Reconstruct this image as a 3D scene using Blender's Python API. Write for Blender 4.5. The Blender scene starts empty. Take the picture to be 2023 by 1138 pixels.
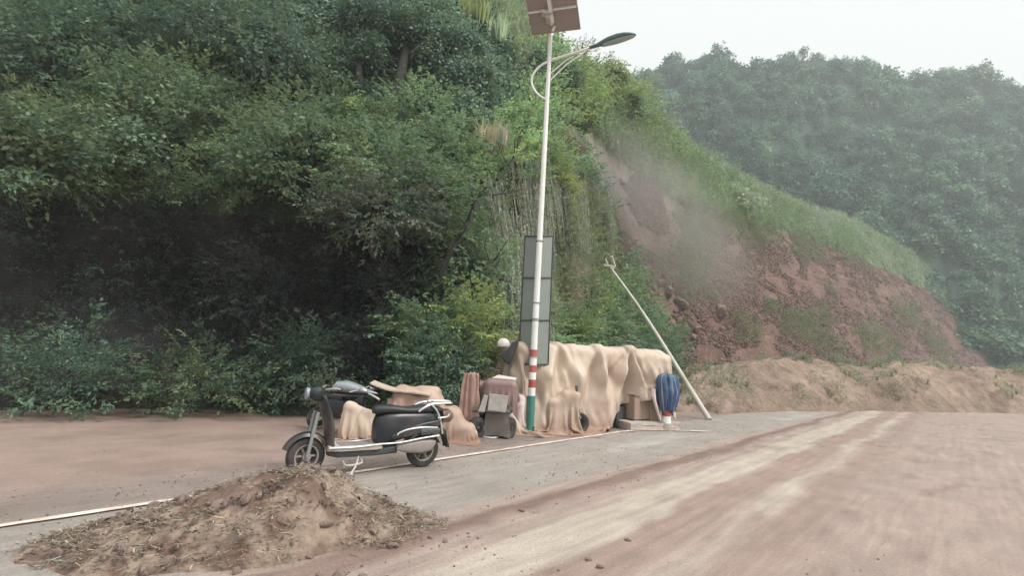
import bpy, bmesh, math, random
import numpy as np
from mathutils import Vector, Matrix
random.seed(7); RNG = np.random.default_rng(7)
PI = math.pi
# ------------------------------------------------------------------ camera
scene = bpy.context.scene
C = scene.collection
F = 1000.0; CX, CY = 1011.5, 569.0
PITCH = math.radians(7.9); ROLL = math.radians(3.0); EYE = 1.52
fw = np.array([0, math.cos(PITCH), math.sin(PITCH)])
r0 = np.array([1.0, 0, 0]); u0 = np.array([0, -math.sin(PITCH), math.cos(PITCH)])
RT = r0*math.cos(ROLL) + u0*math.sin(ROLL)
UP = u0*math.cos(ROLL) - r0*math.sin(ROLL)
cam_d = bpy.data.cameras.new('camera'); cam = bpy.data.objects.new('camera', cam_d); C.objects.link(cam)
cam_d.sensor_width = 36; cam_d.lens = 36*F/2023; cam_d.clip_end = 3000; cam_d.clip_start = 0.05
cam.matrix_world = Matrix(((RT[0], UP[0], -fw[0], 0), (RT[1], UP[1], -fw[1], 0), (RT[2], UP[2], -fw[2], EYE), (0, 0, 0, 1)))
scene.camera = cam
# ------------------------------------------------------------------ light
SUN_EL, SUN_AZ = math.radians(48), math.radians(118)     # azimuth clockwise from +Y: behind the camera, to the right
world = bpy.data.worlds.new('World'); scene.world = world; world.use_nodes = True
wt = world.node_tree; wt.nodes.clear()
wo = wt.nodes.new('ShaderNodeOutputWorld'); wb = wt.nodes.new('ShaderNodeBackground')
sky = wt.nodes.new('ShaderNodeTexSky'); sky.sky_type = 'NISHITA'; sky.sun_disc = False
sky.sun_elevation = SUN_EL; sky.sun_rotation = SUN_AZ; sky.dust_density = 4; sky.air_density = 1.0
hs = wt.nodes.new('ShaderNodeHueSaturation'); hs.inputs['Saturation'].default_value = 0.15
mx = wt.nodes.new('ShaderNodeMix'); mx.data_type = 'RGBA'; mx.inputs[0].default_value = 0.85
tc = wt.nodes.new('ShaderNodeTexCoord'); sp = wt.nodes.new('ShaderNodeSeparateXYZ')
rp = wt.nodes.new('ShaderNodeValToRGB')                   # overcast: bright overhead, paler near the horizon
rp.color_ramp.elements[0].position = 0.0; rp.color_ramp.elements[0].color = (4.5, 4.65, 4.6, 1)
rp.color_ramp.elements[1].position = 1.0; rp.color_ramp.elements[1].color = (15, 15.2, 15.4, 1)
e = rp.color_ramp.elements.new(0.62); e.color = (5.2, 5.3, 5.25, 1)
wt.links.new(tc.outputs['Generated'], sp.inputs[0]); wt.links.new(sp.outputs['Z'], rp.inputs[0])
wt.links.new(sky.outputs[0], hs.inputs['Color'])
wt.links.new(hs.outputs[0], mx.inputs[6]); wt.links.new(rp.outputs[0], mx.inputs[7])
wt.links.new(mx.outputs[2], wb.inputs['Color']); wb.inputs['Strength'].default_value = 0.1
wt.links.new(wb.outputs[0], wo.inputs['Surface'])
sd = bpy.data.lights.new('sun', 'SUN'); sd.energy = 1.5; sd.angle = math.radians(16); sd.color = (1, 0.96, 0.9)
so = bpy.data.objects.new('sun', sd); C.objects.link(so)
sdir = Vector((math.sin(SUN_AZ)*math.cos(SUN_EL), math.cos(SUN_AZ)*math.cos(SUN_EL), math.sin(SUN_EL)))
so.rotation_euler = sdir.to_track_quat('Z', 'Y').to_euler()
scene.view_settings.view_transform = 'Standard'; scene.view_settings.look = 'None'
scene.view_settings.exposure = 1.05; scene.view_settings.gamma = 1

# ------------------------------------------------------------------ helpers
def ray(px, py):
    return fw + (px-CX)/F*RT + (CY-py)/F*UP
def P(px, py, Y):                       # point seen at a pixel of the photograph, Y metres ahead
    r = ray(px, py); return Vector(r*(Y/r[1])) + Vector((0, 0, EYE))
def G(px, py, z=0.0):                   # point on level z
    r = ray(px, py); t = (z-EYE)/r[2]; return Vector((r[0]*t, r[1]*t, z))
def proj(p):                            # (N,3) -> pixel x, y
    q = np.asarray(p, float) - np.array([0, 0, EYE]); d = q@fw; d = np.where(d < 0.1, 0.1, d)
    return CX + F*(q@RT)/d, CY - F*(q@UP)/d
def tag(o, label=None, cat=None, group=None, kind=None):
    if label: o['label'] = label
    if cat: o['category'] = cat
    if group: o['group'] = group
    if kind: o['kind'] = kind
    return o
def thing(name, label, cat, loc=(0, 0, 0), rz=0, group=None):
    o = bpy.data.objects.new(name, None); C.objects.link(o); o.empty_display_size = 0.2
    o.location = loc; o.rotation_euler = (0, 0, rz); return tag(o, label, cat, group)
def link(name, me, mat, parent=None):
    o = bpy.data.objects.new(name, me); C.objects.link(o)
    if mat:
        for m in (mat if isinstance(mat, (list, tuple)) else [mat]): me.materials.append(m)
    if parent: o.parent = parent
    return o
def obj(name, bm, mat, parent=None, smooth=True, bevel=0):
    bmesh.ops.recalc_face_normals(bm, faces=bm.faces)
    me = bpy.data.meshes.new(name); bm.to_mesh(me); bm.free()
    if smooth: me.polygons.foreach_set('use_smooth', [True]*len(me.polygons))
    o = link(name, me, mat, parent)
    if smooth: me.set_sharp_from_angle(angle=math.radians(40))
    if bevel:
        b = o.modifiers.new('b', 'BEVEL'); b.width = bevel; b.segments = 2; b.limit_method = 'ANGLE'
    return o
def np_mesh(name, V, Q, mat, parent=None, col=None, smooth=False):
    V = np.asarray(V, np.float32); Q = np.asarray(Q, np.int32)
    me = bpy.data.meshes.new(name); me.vertices.add(len(V)); me.vertices.foreach_set('co', V.ravel())
    k = Q.shape[1]; n = len(Q)
    me.loops.add(n*k); me.loops.foreach_set('vertex_index', Q.ravel())
    me.polygons.add(n); me.polygons.foreach_set('loop_start', np.arange(0, n*k, k, dtype=np.int32))
    if smooth: me.polygons.foreach_set('use_smooth', np.ones(n, bool))
    me.update(calc_edges=True)
    if col is not None:
        a = me.color_attributes.new('Col', 'FLOAT_COLOR', 'POINT')
        cc = np.ones((len(V), 4), np.float32); cc[:, :3] = col; a.data.foreach_set('color', cc.ravel())
    return link(name, me, mat, parent)
def grid_quads(nr, nc):
    i = np.arange(nr-1)[:, None]*nc + np.arange(nc-1)[None]; i = i.ravel()
    return np.stack([i, i+1, i+nc+1, i+nc], 1)
# bmesh shapes
def bx(bm, c, s, rot=None):
    m = Matrix.Translation(c) @ (rot.to_4x4() if rot else Matrix.Identity(4)) @ Matrix.Diagonal((s[0], s[1], s[2], 1))
    return bmesh.ops.create_cube(bm, size=1, matrix=m)
def tube(bm, pts, r, n=10, cap=True, closed=False):
    pts = [Vector(p) for p in pts]; rs = r if isinstance(r, (list, tuple)) else [r]*len(pts)
    rings = []; ref = None; N = len(pts)
    for i, p in enumerate(pts):
        if closed: t = pts[(i+1) % N]-pts[i-1]
        else: t = (pts[min(i+1, N-1)]-pts[max(i-1, 0)])
        t.normalize()
        if ref is None: ref = t.orthogonal().normalized()
        ref = (ref - t*ref.dot(t)).normalized(); b = t.cross(ref)
        rings.append([bm.verts.new(p + (ref*math.cos(2*PI*k/n)+b*math.sin(2*PI*k/n))*rs[i]) for k in range(n)])
    for i in range(N if closed else N-1):
        a, c = rings[i], rings[(i+1) % N]
        for k in range(n): bm.faces.new((a[k], a[(k+1) % n], c[(k+1) % n], c[k]))
    if cap and not closed: bm.faces.new(rings[0][::-1]); bm.faces.new(rings[-1])
def curve(pts, n=6):                    # Catmull-Rom through points
    pts = [Vector(p) for p in pts]; out = []
    for i in range(len(pts)-1):
        p0 = pts[max(i-1, 0)]; p1 = pts[i]; p2 = pts[i+1]; p3 = pts[min(i+2, len(pts)-1)]
        for k in range(n):
            t = k/n
            out.append(0.5*((2*p1)+(p2-p0)*t+(2*p0-5*p1+4*p2-p3)*t*t+(3*p1-p0-3*p2+p3)*t**3))
    return out+[pts[-1]]
def loft(bm, secs, n=20, axis='x'):
    """secs: (x, ycentre, halfwidth, zlow, zhigh, exponent) closed super-ellipse sections along x"""
    rings = []
    for (x, yc, w, z0, z1, e) in secs:
        r = []; zc = (z0+z1)/2; h = (z1-z0)/2
        for k in range(n):
            a = 2*PI*k/n; c, s = math.cos(a), math.sin(a)
            r.append(bm.verts.new((x, yc + w*math.copysign(abs(c)**(2/e), c), zc + h*math.copysign(abs(s)**(2/e), s))))
        rings.append(r)
    for a, b in zip(rings, rings[1:]):
        for k in range(n): bm.faces.new((a[k], a[(k+1) % n], b[(k+1) % n], b[k]))
    bm.faces.new(rings[0][::-1]); bm.faces.new(rings[-1])
def lathe(bm, prof, n=32, m=None):      # profile (r, h) turned about local Y
    m = m or Matrix.Identity(4); rings = []
    for r, h in prof:
        rings.append([bm.verts.new(m @ Vector((r*math.cos(2*PI*k/n), h, r*math.sin(2*PI*k/n)))) for k in range(n)])
    for a, b in zip(rings, rings[1:]):
        for k in range(n): bm.faces.new((a[k], a[(k+1) % n], b[(k+1) % n], b[k]))
    if prof[0][0] > 1e-4: bm.faces.new(rings[0])
    if prof[-1][0] > 1e-4: bm.faces.new(rings[-1][::-1])
def prism(bm, pts, y0, y1):             # outline in xz, given width in y
    a = [bm.verts.new((x, y0, z)) for x, z in pts]; b = [bm.verts.new((x, y1, z)) for x, z in pts]
    bm.faces.new(a); bm.faces.new(b[::-1]); n = len(pts)
    for k in range(n): bm.faces.new((a[k], b[k], b[(k+1) % n], a[(k+1) % n]))
# value noise
def _h(ix, iy, iz, s):
    v = (ix*374761393 + iy*668265263 + iz*2147483647 + s*974634777) & 0xffffffff
    v = ((v ^ (v >> 13))*1274126177) & 0xffffffff
    return ((v ^ (v >> 16)) & 0xffff)/65535.0
def vn(x, y, z=0.0, s=0):
    x, y, z = np.broadcast_arrays(np.asarray(x, float), np.asarray(y, float), np.asarray(z, float))
    ix, iy, iz = np.floor(x).astype(np.int64), np.floor(y).astype(np.int64), np.floor(z).astype(np.int64)
    fx, fy, fz = x-ix, y-iy, z-iz
    fx, fy, fz = fx*fx*(3-2*fx), fy*fy*(3-2*fy), fz*fz*(3-2*fz)
    o = 0
    for a in (0, 1):
        for b in (0, 1):
            for c in (0, 1):
                o = o + _h(ix+a, iy+b, iz+c, s)*(fx if a else 1-fx)*(fy if b else 1-fy)*(fz if c else 1-fz)
    return o
def fbm(x, y, z=0.0, s=0, o=4):
    r = 0; a = 0.5; f = 1
    for k in range(o): r = r + a*(vn(np.asarray(x)*f, np.asarray(y)*f, np.asarray(z)*f, s+k)-0.5); a *= 0.5; f *= 2.03
    return r
# ------------------------------------------------------------------ materials
def mat(name, col, rough=0.6, metal=0.0, var=0.15, scale=8.0, bump=0.0, bscale=60.0, dirt=None, dirtamt=0.4, spec=0.5):
    m = bpy.data.materials.new(name); m.use_nodes = True; t = m.node_tree; b = t.nodes['Principled BSDF']
    b.inputs['Roughness'].default_value = rough; b.inputs['Metallic'].default_value = metal
    b.inputs['Specular IOR Level'].default_value = spec
    co = t.nodes.new('ShaderNodeTexCoord'); n = t.nodes.new('ShaderNodeTexNoise')
    n.inputs['Scale'].default_value = scale; n.inputs['Detail'].default_value = 6; n.inputs['Roughness'].default_value = 0.65
    t.links.new(co.outputs['Object'], n.inputs['Vector'])
    r = t.nodes.new('ShaderNodeValToRGB'); r.color_ramp.elements[0].position = 0.3; r.color_ramp.elements[1].position = 0.7
    r.color_ramp.elements[0].color = (*[c*(1-var) for c in col], 1); r.color_ramp.elements[1].color = (*[min(1, c*(1+var)) for c in col], 1)
    t.links.new(n.outputs['Fac'], r.inputs[0]); last = r.outputs[0]
    if dirt:
        n2 = t.nodes.new('ShaderNodeTexNoise'); n2.inputs['Scale'].default_value = scale*0.35; n2.inputs['Detail'].default_value = 8
        t.links.new(co.outputs['Object'], n2.inputs['Vector'])
        r2 = t.nodes.new('ShaderNodeValToRGB'); r2.color_ramp.elements[0].position = 0.45; r2.color_ramp.elements[1].position = 0.7
        r2.color_ramp.elements[0].color = (0, 0, 0, 1); r2.color_ramp.elements[1].color = (dirtamt,)*3+(1,)
        x = t.nodes.new('ShaderNodeMix'); x.data_type = 'RGBA'; t.links.new(n2.outputs['Fac'], r2.inputs[0])
        t.links.new(r2.outputs[0], x.inputs[0]); t.links.new(last, x.inputs[6]); x.inputs[7].default_value = (*dirt, 1); last = x.outputs[2]
    t.links.new(last, b.inputs['Base Color'])
    if bump:
        n3 = t.nodes.new('ShaderNodeTexNoise'); n3.inputs['Scale'].default_value = bscale; n3.inputs['Detail'].default_value = 4
        t.links.new(co.outputs['Object'], n3.inputs['Vector'])
        bp = t.nodes.new('ShaderNodeBump'); bp.inputs['Strength'].default_value = bump; bp.inputs['Distance'].default_value = 0.01
        t.links.new(n3.outputs['Fac'], bp.inputs['Height']); t.links.new(bp.outputs[0], b.inputs['Normal'])
    return m
def attr_mat(name, rough=0.6, transl=0.0, noise=0.0, nscale=5.0, bump=0.0, bscale=8.0, bdist=0.1, spec=0.4):
    m = bpy.data.materials.new(name); m.use_nodes = True; t = m.node_tree; b = t.nodes['Principled BSDF']
    b.inputs['Roughness'].default_value = rough; b.inputs['Specular IOR Level'].default_value = spec
    a = t.nodes.new('ShaderNodeAttribute'); a.attribute_name = 'Col'; last = a.outputs['Color']
    co = t.nodes.new('ShaderNodeTexCoord')
    if noise:
        n = t.nodes.new('ShaderNodeTexNoise'); n.inputs['Scale'].default_value = nscale; n.inputs['Detail'].default_value = 8; n.inputs['Roughness'].default_value = 0.7
        t.links.new(co.outputs['Object'], n.inputs['Vector'])
        mr = t.nodes.new('ShaderNodeMapRange'); mr.inputs[1].default_value = 0.3; mr.inputs[2].default_value = 0.7
        mr.inputs[3].default_value = 1-noise; mr.inputs[4].default_value = 1+noise; t.links.new(n.outputs['Fac'], mr.inputs[0])
        vm = t.nodes.new('ShaderNodeVectorMath'); vm.operation = 'SCALE'; t.links.new(last, vm.inputs[0]); t.links.new(mr.outputs[0], vm.inputs['Scale']); last = vm.outputs[0]
    t.links.new(last, b.inputs['Base Color'])
    if bump:
        n3 = t.nodes.new('ShaderNodeTexNoise'); n3.inputs['Scale'].default_value = bscale; n3.inputs['Detail'].default_value = 8; n3.inputs['Roughness'].default_value = 0.65
        t.links.new(co.outputs['Object'], n3.inputs['Vector'])
        bp = t.nodes.new('ShaderNodeBump'); bp.inputs['Strength'].default_value = bump; bp.inputs['Distance'].default_value = bdist
        t.links.new(n3.outputs['Fac'], bp.inputs['Height']); t.links.new(bp.outputs[0], b.inputs['Normal'])
    if transl:
        o = t.nodes['Material Output']; tr = t.nodes.new('ShaderNodeBsdfTranslucent'); ms = t.nodes.new('ShaderNodeMixShader')
        ms.inputs[0].default_value = transl; t.links.new(last, tr.inputs[0]); t.links.new(b.outputs[0], ms.inputs[1]); t.links.new(tr.outputs[0], ms.inputs[2]); t.links.new(ms.outputs[0], o.inputs[0])
    return m
M_leaf = attr_mat('leaf', 0.45, 0.33, spec=0.4)
M_earth = attr_mat('slope_earth', 0.9, noise=0.35, nscale=1.5, bump=0.9, bscale=1.2, bdist=0.5, spec=0.2)
M_far = attr_mat('far_forest', 0.8, spec=0.1)
M_bark = mat('bark', (0.022, 0.02, 0.019), 0.9, var=0.4, scale=6, bump=0.6, bscale=30)
def creased(m, amt=.6, sc=3.0):         # sharp crumple lines of stiff sheet
    t = m.node_tree; b = t.nodes['Principled BSDF']; co = t.nodes.new('ShaderNodeTexCoord'); n = t.nodes.new('ShaderNodeTexNoise'); n.inputs['Scale'].default_value = sc*.6
    ad = t.nodes.new('ShaderNodeVectorMath'); ad.operation = 'MULTIPLY_ADD'; ad.inputs[1].default_value = (.35,)*3; t.links.new(co.outputs['Object'], n.inputs['Vector']); t.links.new(n.outputs['Color'], ad.inputs[0]); t.links.new(co.outputs['Object'], ad.inputs[2])
    v = t.nodes.new('ShaderNodeTexVoronoi'); v.feature = 'DISTANCE_TO_EDGE'; v.inputs['Scale'].default_value = sc; t.links.new(ad.outputs[0], v.inputs['Vector'])
    v2 = t.nodes.new('ShaderNodeTexVoronoi'); v2.feature = 'F1'; v2.inputs['Scale'].default_value = sc*2.3; t.links.new(ad.outputs[0], v2.inputs['Vector'])
    s = t.nodes.new('ShaderNodeMath'); s.operation = 'MULTIPLY_ADD'; s.inputs[1].default_value = .5; t.links.new(v2.outputs[0], s.inputs[0]); t.links.new(v.outputs[0], s.inputs[2])
    bp = t.nodes.new('ShaderNodeBump'); bp.inputs['Strength'].default_value = amt; bp.inputs['Distance'].default_value = .06; t.links.new(s.outputs[0], bp.inputs['Height']); t.links.new(bp.outputs[0], b.inputs['Normal']); return m
M_tarp = creased(mat('tan_tarp', (0.49, 0.395, 0.315), 0.72, var=0.07, scale=1.4, dirt=(0.33, 0.235, 0.185), dirtamt=0.65), .12, 1.3)
M_tarp2 = creased(mat('worn_tan_tarp', (0.42, 0.325, 0.25), 0.75, var=0.12, scale=2.5, dirt=(0.27, 0.18, 0.135), dirtamt=0.6), .15, 2)
M_cover = mat('grimy_flap', (0.11, 0.098, 0.092), 0.6, var=0.2, dirt=(0.24, 0.19, 0.16), dirtamt=0.5)
M_tarpd = creased(mat('dull_tan_cloth', (0.36, 0.265, 0.205), 0.75, var=0.12, scale=3, dirt=(0.25, 0.16, 0.125), dirtamt=0.6), .15, 2)
M_tarpb = mat('brown_tarp', (0.30, 0.185, 0.15), 0.6, var=0.12, scale=3, bump=0.15, bscale=9, dirt=(0.42, 0.30, 0.22), dirtamt=0.5)
M_tarpm = mat('maroon_tarp', (0.20, 0.125, 0.12), 0.5, var=0.12, scale=3, bump=0.15, bscale=9, dirt=(0.35, 0.25, 0.2), dirtamt=0.4)
M_red = mat('rust_cloth', (0.36, 0.245, 0.195), 0.7, var=0.12, scale=3, dirt=(0.45, 0.36, 0.28), dirtamt=0.7)
M_white = mat('white_paint', (0.72, 0.74, 0.71), 0.4, var=0.05, scale=3, dirt=(0.5, 0.5, 0.44), dirtamt=0.35)
M_redp = mat('red_band', (0.38, 0.07, 0.06), 0.45, var=0.1, dirt=(0.5, 0.3, 0.25), dirtamt=0.3)
M_grn = mat('green_paint', (0.045, 0.19, 0.16), 0.45, var=0.12, scale=5, dirt=(0.25, 0.25, 0.2), dirtamt=0.5)
M_gry = mat('grey_metal', (0.26, 0.28, 0.27), 0.5, 0.3, var=0.06, scale=2, dirt=(0.3, 0.27, 0.23), dirtamt=0.3)
M_dgry = mat('dark_frame', (0.07, 0.08, 0.08), 0.5, 0.3)
M_pan = mat('panel_underside', (0.30, 0.245, 0.235), 0.55, var=0.05, scale=2)
M_blk = mat('black_plastic', (0.018, 0.021, 0.026), 0.34, var=0.3, scale=5, dirt=(0.17, 0.13, 0.11), dirtamt=0.5)
M_seat = mat('seat_vinyl', (0.022, 0.024, 0.028), 0.45, var=0.2, bump=0.1, bscale=120, dirt=(0.12, 0.1, 0.09), dirtamt=0.25)
M_chr = mat('chrome', (0.66, 0.66, 0.64), 0.28, 0.75, var=0.08)
M_sil = mat('silver_plastic', (0.50, 0.48, 0.46), 0.4, 0.1, var=0.08, dirt=(0.35, 0.26, 0.2), dirtamt=0.5)
M_rub = mat('rubber', (0.035, 0.032, 0.031), 0.85, var=0.3, scale=12, dirt=(0.2, 0.14, 0.11), dirtamt=0.7)
M_fend = mat('dusty_fender', (0.24, 0.215, 0.20), 0.5, var=0.15, dirt=(0.32, 0.24, 0.19), dirtamt=0.5)
M_lamp = mat('lamp_shell', (0.06, 0.135, 0.12), 0.35, var=0.08)
M_glass = mat('lens', (0.30, 0.38, 0.36), 0.2, var=0.03)
M_wood = mat('weathered_wood', (0.40, 0.33, 0.26), 0.8, var=0.2, scale=10)
M_card = mat('cardboard', (0.30, 0.215, 0.165), 0.85, var=0.12, scale=4)
M_conc = mat('concrete', (0.42, 0.37, 0.33), 0.9, var=0.12, scale=9, bump=0.3, dirt=(0.3, 0.2, 0.16), dirtamt=0.6)
M_blue = mat('blue_cloth', (0.045, 0.085, 0.17), 0.7, var=0.4, scale=7, dirt=(0.32, 0.38, 0.46), dirtamt=0.8)
M_pink = mat('pale_pink_cloth', (0.60, 0.48, 0.47), 0.75, var=0.12, scale=8)
M_pale = mat('pale_plastic', (0.62, 0.60, 0.56), 0.5, var=0.08, scale=5, dirt=(0.4, 0.32, 0.26), dirtamt=0.5)
M_wind = mat('windscreen', (0.22, 0.25, 0.27), 0.2, var=0.1)
M_line = mat('road_paint', (0.66, 0.55, 0.48), 0.8, var=0.12, scale=14, dirt=(0.36, 0.25, 0.2), dirtamt=0.8)
M_rock = mat('rock', (0.185, 0.135, 0.112), 0.9, var=0.3, scale=3, bump=0.5, bscale=14)
# ------------------------------------------------------------------ ground and road
A0, B0 = G(730, 932), G(1215, 857)
ES = np.array([(B0-A0).x, (B0-A0).y]); ES /= np.linalg.norm(ES); ER = np.array([ES[1], -ES[0]]); O0 = np.array([B0.x, B0.y])
def RW(s, w, z=0.0): p = O0 + ES*s + ER*w; return Vector((p[0], p[1], z))
def to_sw(p): q = np.asarray(p)[..., :2]-O0; return q@ES, q@ER
def smooth(a, b, x): t = np.clip((x-a)/(b-a), 0, 1); return t*t*(3-2*t)
def lerp(a, b, t): t = np.asarray(t)[..., None]; return a*(1-t)+b*t
def ground_col(s, w):
    wj = w + 0.35*fbm(s*0.5, w*1.2, s=3) + 0.12*fbm(s*2.0, w*5, s=9)
    asph = np.array([0.335, 0.28, 0.248]); pink = np.array([0.38, 0.275, 0.235]); pale = np.array([0.475, 0.385, 0.32])
    dark = np.array([0.21, 0.130, 0.108]); mud = np.array([0.33, 0.225, 0.19]); shoulder = np.array([0.27, 0.205, 0.18])
    st = fbm(s*0.35, w*2.6, s=21, o=5)
    c = np.broadcast_to(asph, s.shape+(3,)).copy()
    c = lerp(c, shoulder, 1-smooth(-0.25, 0.05, wj))
    c = lerp(c, mud, (1-smooth(-1.6, -0.6, wj)))
    c = lerp(c, np.array([0.42, 0.37, 0.34]), smooth(0.05, 0.3, st)*smooth(0.2, 0.8, w)*(1-smooth(1.6, 2.1, w)))  # lighter streaks: wet sheen painted into the asphalt colour
    c = lerp(c, pink, smooth(1.7, 2.0, wj)*0.85)
    c = lerp(c, dark, np.exp(-(np.abs(wj-2.3)/0.14)**3)*np.clip(1.05+1.0*st, 0, 1))
    c = lerp(c, pale, smooth(2.72, 2.86, wj)*0.95)
    c = lerp(c, mud, smooth(3.25, 3.4, wj))
    c = lerp(c, pale, np.exp(-((wj-4.0)/0.16)**2)*np.clip(0.6+2*st, 0, 1))
    c = lerp(c, pink, smooth(4.3, 4.9, wj)*0.8)
    c = lerp(c, dark, smooth(0.12, 0.3, fbm(s*0.9, w*3.2, s=33))*smooth(1.9, 2.6, w)*0.45)
    tr = np.sin(w*38+2.5*fbm(s*.5, w*1.5, s=37)*6)*smooth(.1, .35, fbm(s*.3, w*1.1, s=39)+.25)*.07
    c = c*(1+tr*smooth(.4, 1.2, w))[..., None]
    return c*np.array([.81, .86, .86])*(1+0.35*fbm(s*3, w*7, s=41))[..., None]
def mud_mat():
    m = attr_mat('muddy_road', 0.75, noise=0.2, nscale=38, bump=0.5, bscale=45, bdist=0.03, spec=0.35)
    t = m.node_tree; b = t.nodes['Principled BSDF']; n = t.nodes.new('ShaderNodeTexNoise'); n.inputs['Scale'].default_value = 0.9; n.inputs['Detail'].default_value = 5
    mp_ = t.nodes.new('ShaderNodeMapping'); mp_.inputs['Rotation'].default_value = (0, 0, -math.atan2(ES[1], ES[0])); mp_.vector_type = 'POINT'
    mp2 = t.nodes.new('ShaderNodeMapping'); mp2.inputs['Scale'].default_value = (1.1, 15, 1); ns = t.nodes.new('ShaderNodeTexNoise'); ns.inputs['Scale'].default_value = 1; ns.inputs['Detail'].default_value = 9; ns.inputs['Roughness'].default_value = .72
    cs = t.nodes.new('ShaderNodeTexCoord'); t.links.new(cs.outputs['Object'], mp_.inputs[0]); t.links.new(mp_.outputs[0], mp2.inputs[0]); t.links.new(mp2.outputs[0], ns.inputs['Vector'])
    ms_ = t.nodes.new('ShaderNodeMapRange'); ms_.inputs[1].default_value = .3; ms_.inputs[2].default_value = .7; ms_.inputs[3].default_value = .86; ms_.inputs[4].default_value = 1.12; t.links.new(ns.outputs['Fac'], ms_.inputs[0])
    lk = b.inputs['Base Color'].links[0].from_socket; vs_ = t.nodes.new('ShaderNodeVectorMath'); vs_.operation = 'SCALE'; t.links.new(lk, vs_.inputs[0]); t.links.new(ms_.outputs[0], vs_.inputs['Scale']); t.links.new(vs_.outputs[0], b.inputs['Base Color'])
    co = t.nodes.new('ShaderNodeTexCoord'); t.links.new(co.outputs['Object'], n.inputs['Vector'])
    mr = t.nodes.new('ShaderNodeMapRange'); mr.inputs[1].default_value = 0.42; mr.inputs[2].default_value = 0.6; mr.inputs[3].default_value = 0.42; mr.inputs[4].default_value = 0.85
    t.links.new(n.outputs['Fac'], mr.inputs[0]); t.links.new(mr.outputs[0], b.inputs['Roughness']); return m
M_mud = mud_mat()
ss = np.concatenate([np.arange(-13, 4, 0.07), np.arange(4, 20, 0.25), np.arange(20, 90, 1.5)])
ww = np.concatenate([np.arange(-9, -0.4, 0.2), np.arange(-0.4, 6.6, 0.05), np.arange(6.6, 14, 0.4)])
SS, WW = np.meshgrid(ss, ww, indexing='ij')
rz = 0.004 + 0.012*(fbm(SS*0.4, WW*5, s=5)+0.5) + 0.05*np.exp(-((WW-2.28+0.25*fbm(SS*0.5, 0*SS, s=3))/0.14)**2)*(0.6+fbm(SS*3, WW*6, s=8)) \
     + 0.03*smooth(2.2, 3.0, WW)*(fbm(SS*0.8, WW*5, s=15)+0.5) + 0.03*(1-smooth(-1.5, -0.3, WW))*(fbm(SS*2, WW*2, s=25)+0.5)
pp = O0 + SS[..., None]*ES + WW[..., None]*ER
V = np.concatenate([pp, rz[..., None]], -1).reshape(-1, 3)
tag(np_mesh('road', V, grid_quads(len(ss), len(ww)), M_mud, col=ground_col(SS, WW).reshape(-1, 3), smooth=True), kind='structure')
gs = np.linspace(-1, 1, 60); gs = np.sign(gs)*np.abs(gs)**2.2*250
GX, GY = np.meshgrid(gs, gs, indexing='ij'); V = np.stack([GX, GY, np.full_like(GX, -0.012)], -1).reshape(-1, 3)
tag(np_mesh('ground', V, grid_quads(60, 60), M_mud, col=np.array([0.33, 0.25, 0.21])), kind='structure')
# loose gravel
def gravel(name, n, fx, rad, tint=(.30, .235, .20)):
    O = np.array([[1, 0, 0], [-1, 0, 0], [0, 1, 0], [0, -1, 0], [0, 0, 1], [0, 0, -1.]]); T = np.array([[0, 2, 4], [2, 1, 4], [1, 3, 4], [3, 0, 4], [2, 0, 5], [1, 2, 5], [3, 1, 5], [0, 3, 5]])
    p = fx(n); s_ = RNG.uniform(*rad, len(p))[:, None, None]*RNG.uniform(.6, 1.3, (len(p), 6, 1)); Vv = O[None]*s_*np.array([1, 1, .7])+p[:, None]
    c_ = np.array(tint)*RNG.uniform(.5, 1.5, (len(p), 1, 1))*np.ones((1, 6, 1))
    return np_mesh(name, Vv.reshape(-1, 3), (T[None]+6*np.arange(len(p))[:, None, None]).reshape(-1, 3), M_earth, col=c_.reshape(-1, 3))
def gp(n):
    s_ = RNG.uniform(-10, 5, n); w_ = RNG.uniform(-3, 5.5, n); k = (fbm(s_*.8, w_*2.5, s=201) > .02)|(np.abs(w_-2.3) < .25)|(w_ < -.3); s_, w_ = s_[k], w_[k]
    return np.concatenate([O0+s_[:, None]*ES+w_[:, None]*ER, np.full((len(s_), 1), .022)], 1)
tag(gravel('gravel', 4500, gp, (.004, .014)), kind='stuff')
# painted edge line, worn, follows the relief
def strip(name, pts, wid, m, z=0.03):
    bm = bmesh.new(); prev = None
    for i, p in enumerate(pts):
        t = (Vector(pts[min(i+1, len(pts)-1)])-Vector(pts[max(i-1, 0)])).normalized(); n = Vector((-t.y, t.x, 0))*(wid/2)*(1+0.18*math.sin(i*1.7)+0.12*math.sin(i*4.1))
        a, b = bm.verts.new(Vector(p)+n+Vector((0, 0, z))), bm.verts.new(Vector(p)-n+Vector((0, 0, z)))
        if prev: bm.faces.new((prev[0], prev[1], b, a))
        prev = (a, b)
    return tag(obj(name, bm, m), kind='structure')
strip('edge_line', [RW(s, 0.0) for s in np.arange(-12, 1.2, 0.25)], 0.085, M_line, 0.024)
far_line = [RW(0.3, -0.02)]+[G(px, py) for px, py in ((1230, 855), (1260, 852.5), (1300, 852), (1345, 853), (1400, 855))]
strip('verge_line', curve(far_line, 5), 0.12, M_line, 0.028)

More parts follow.
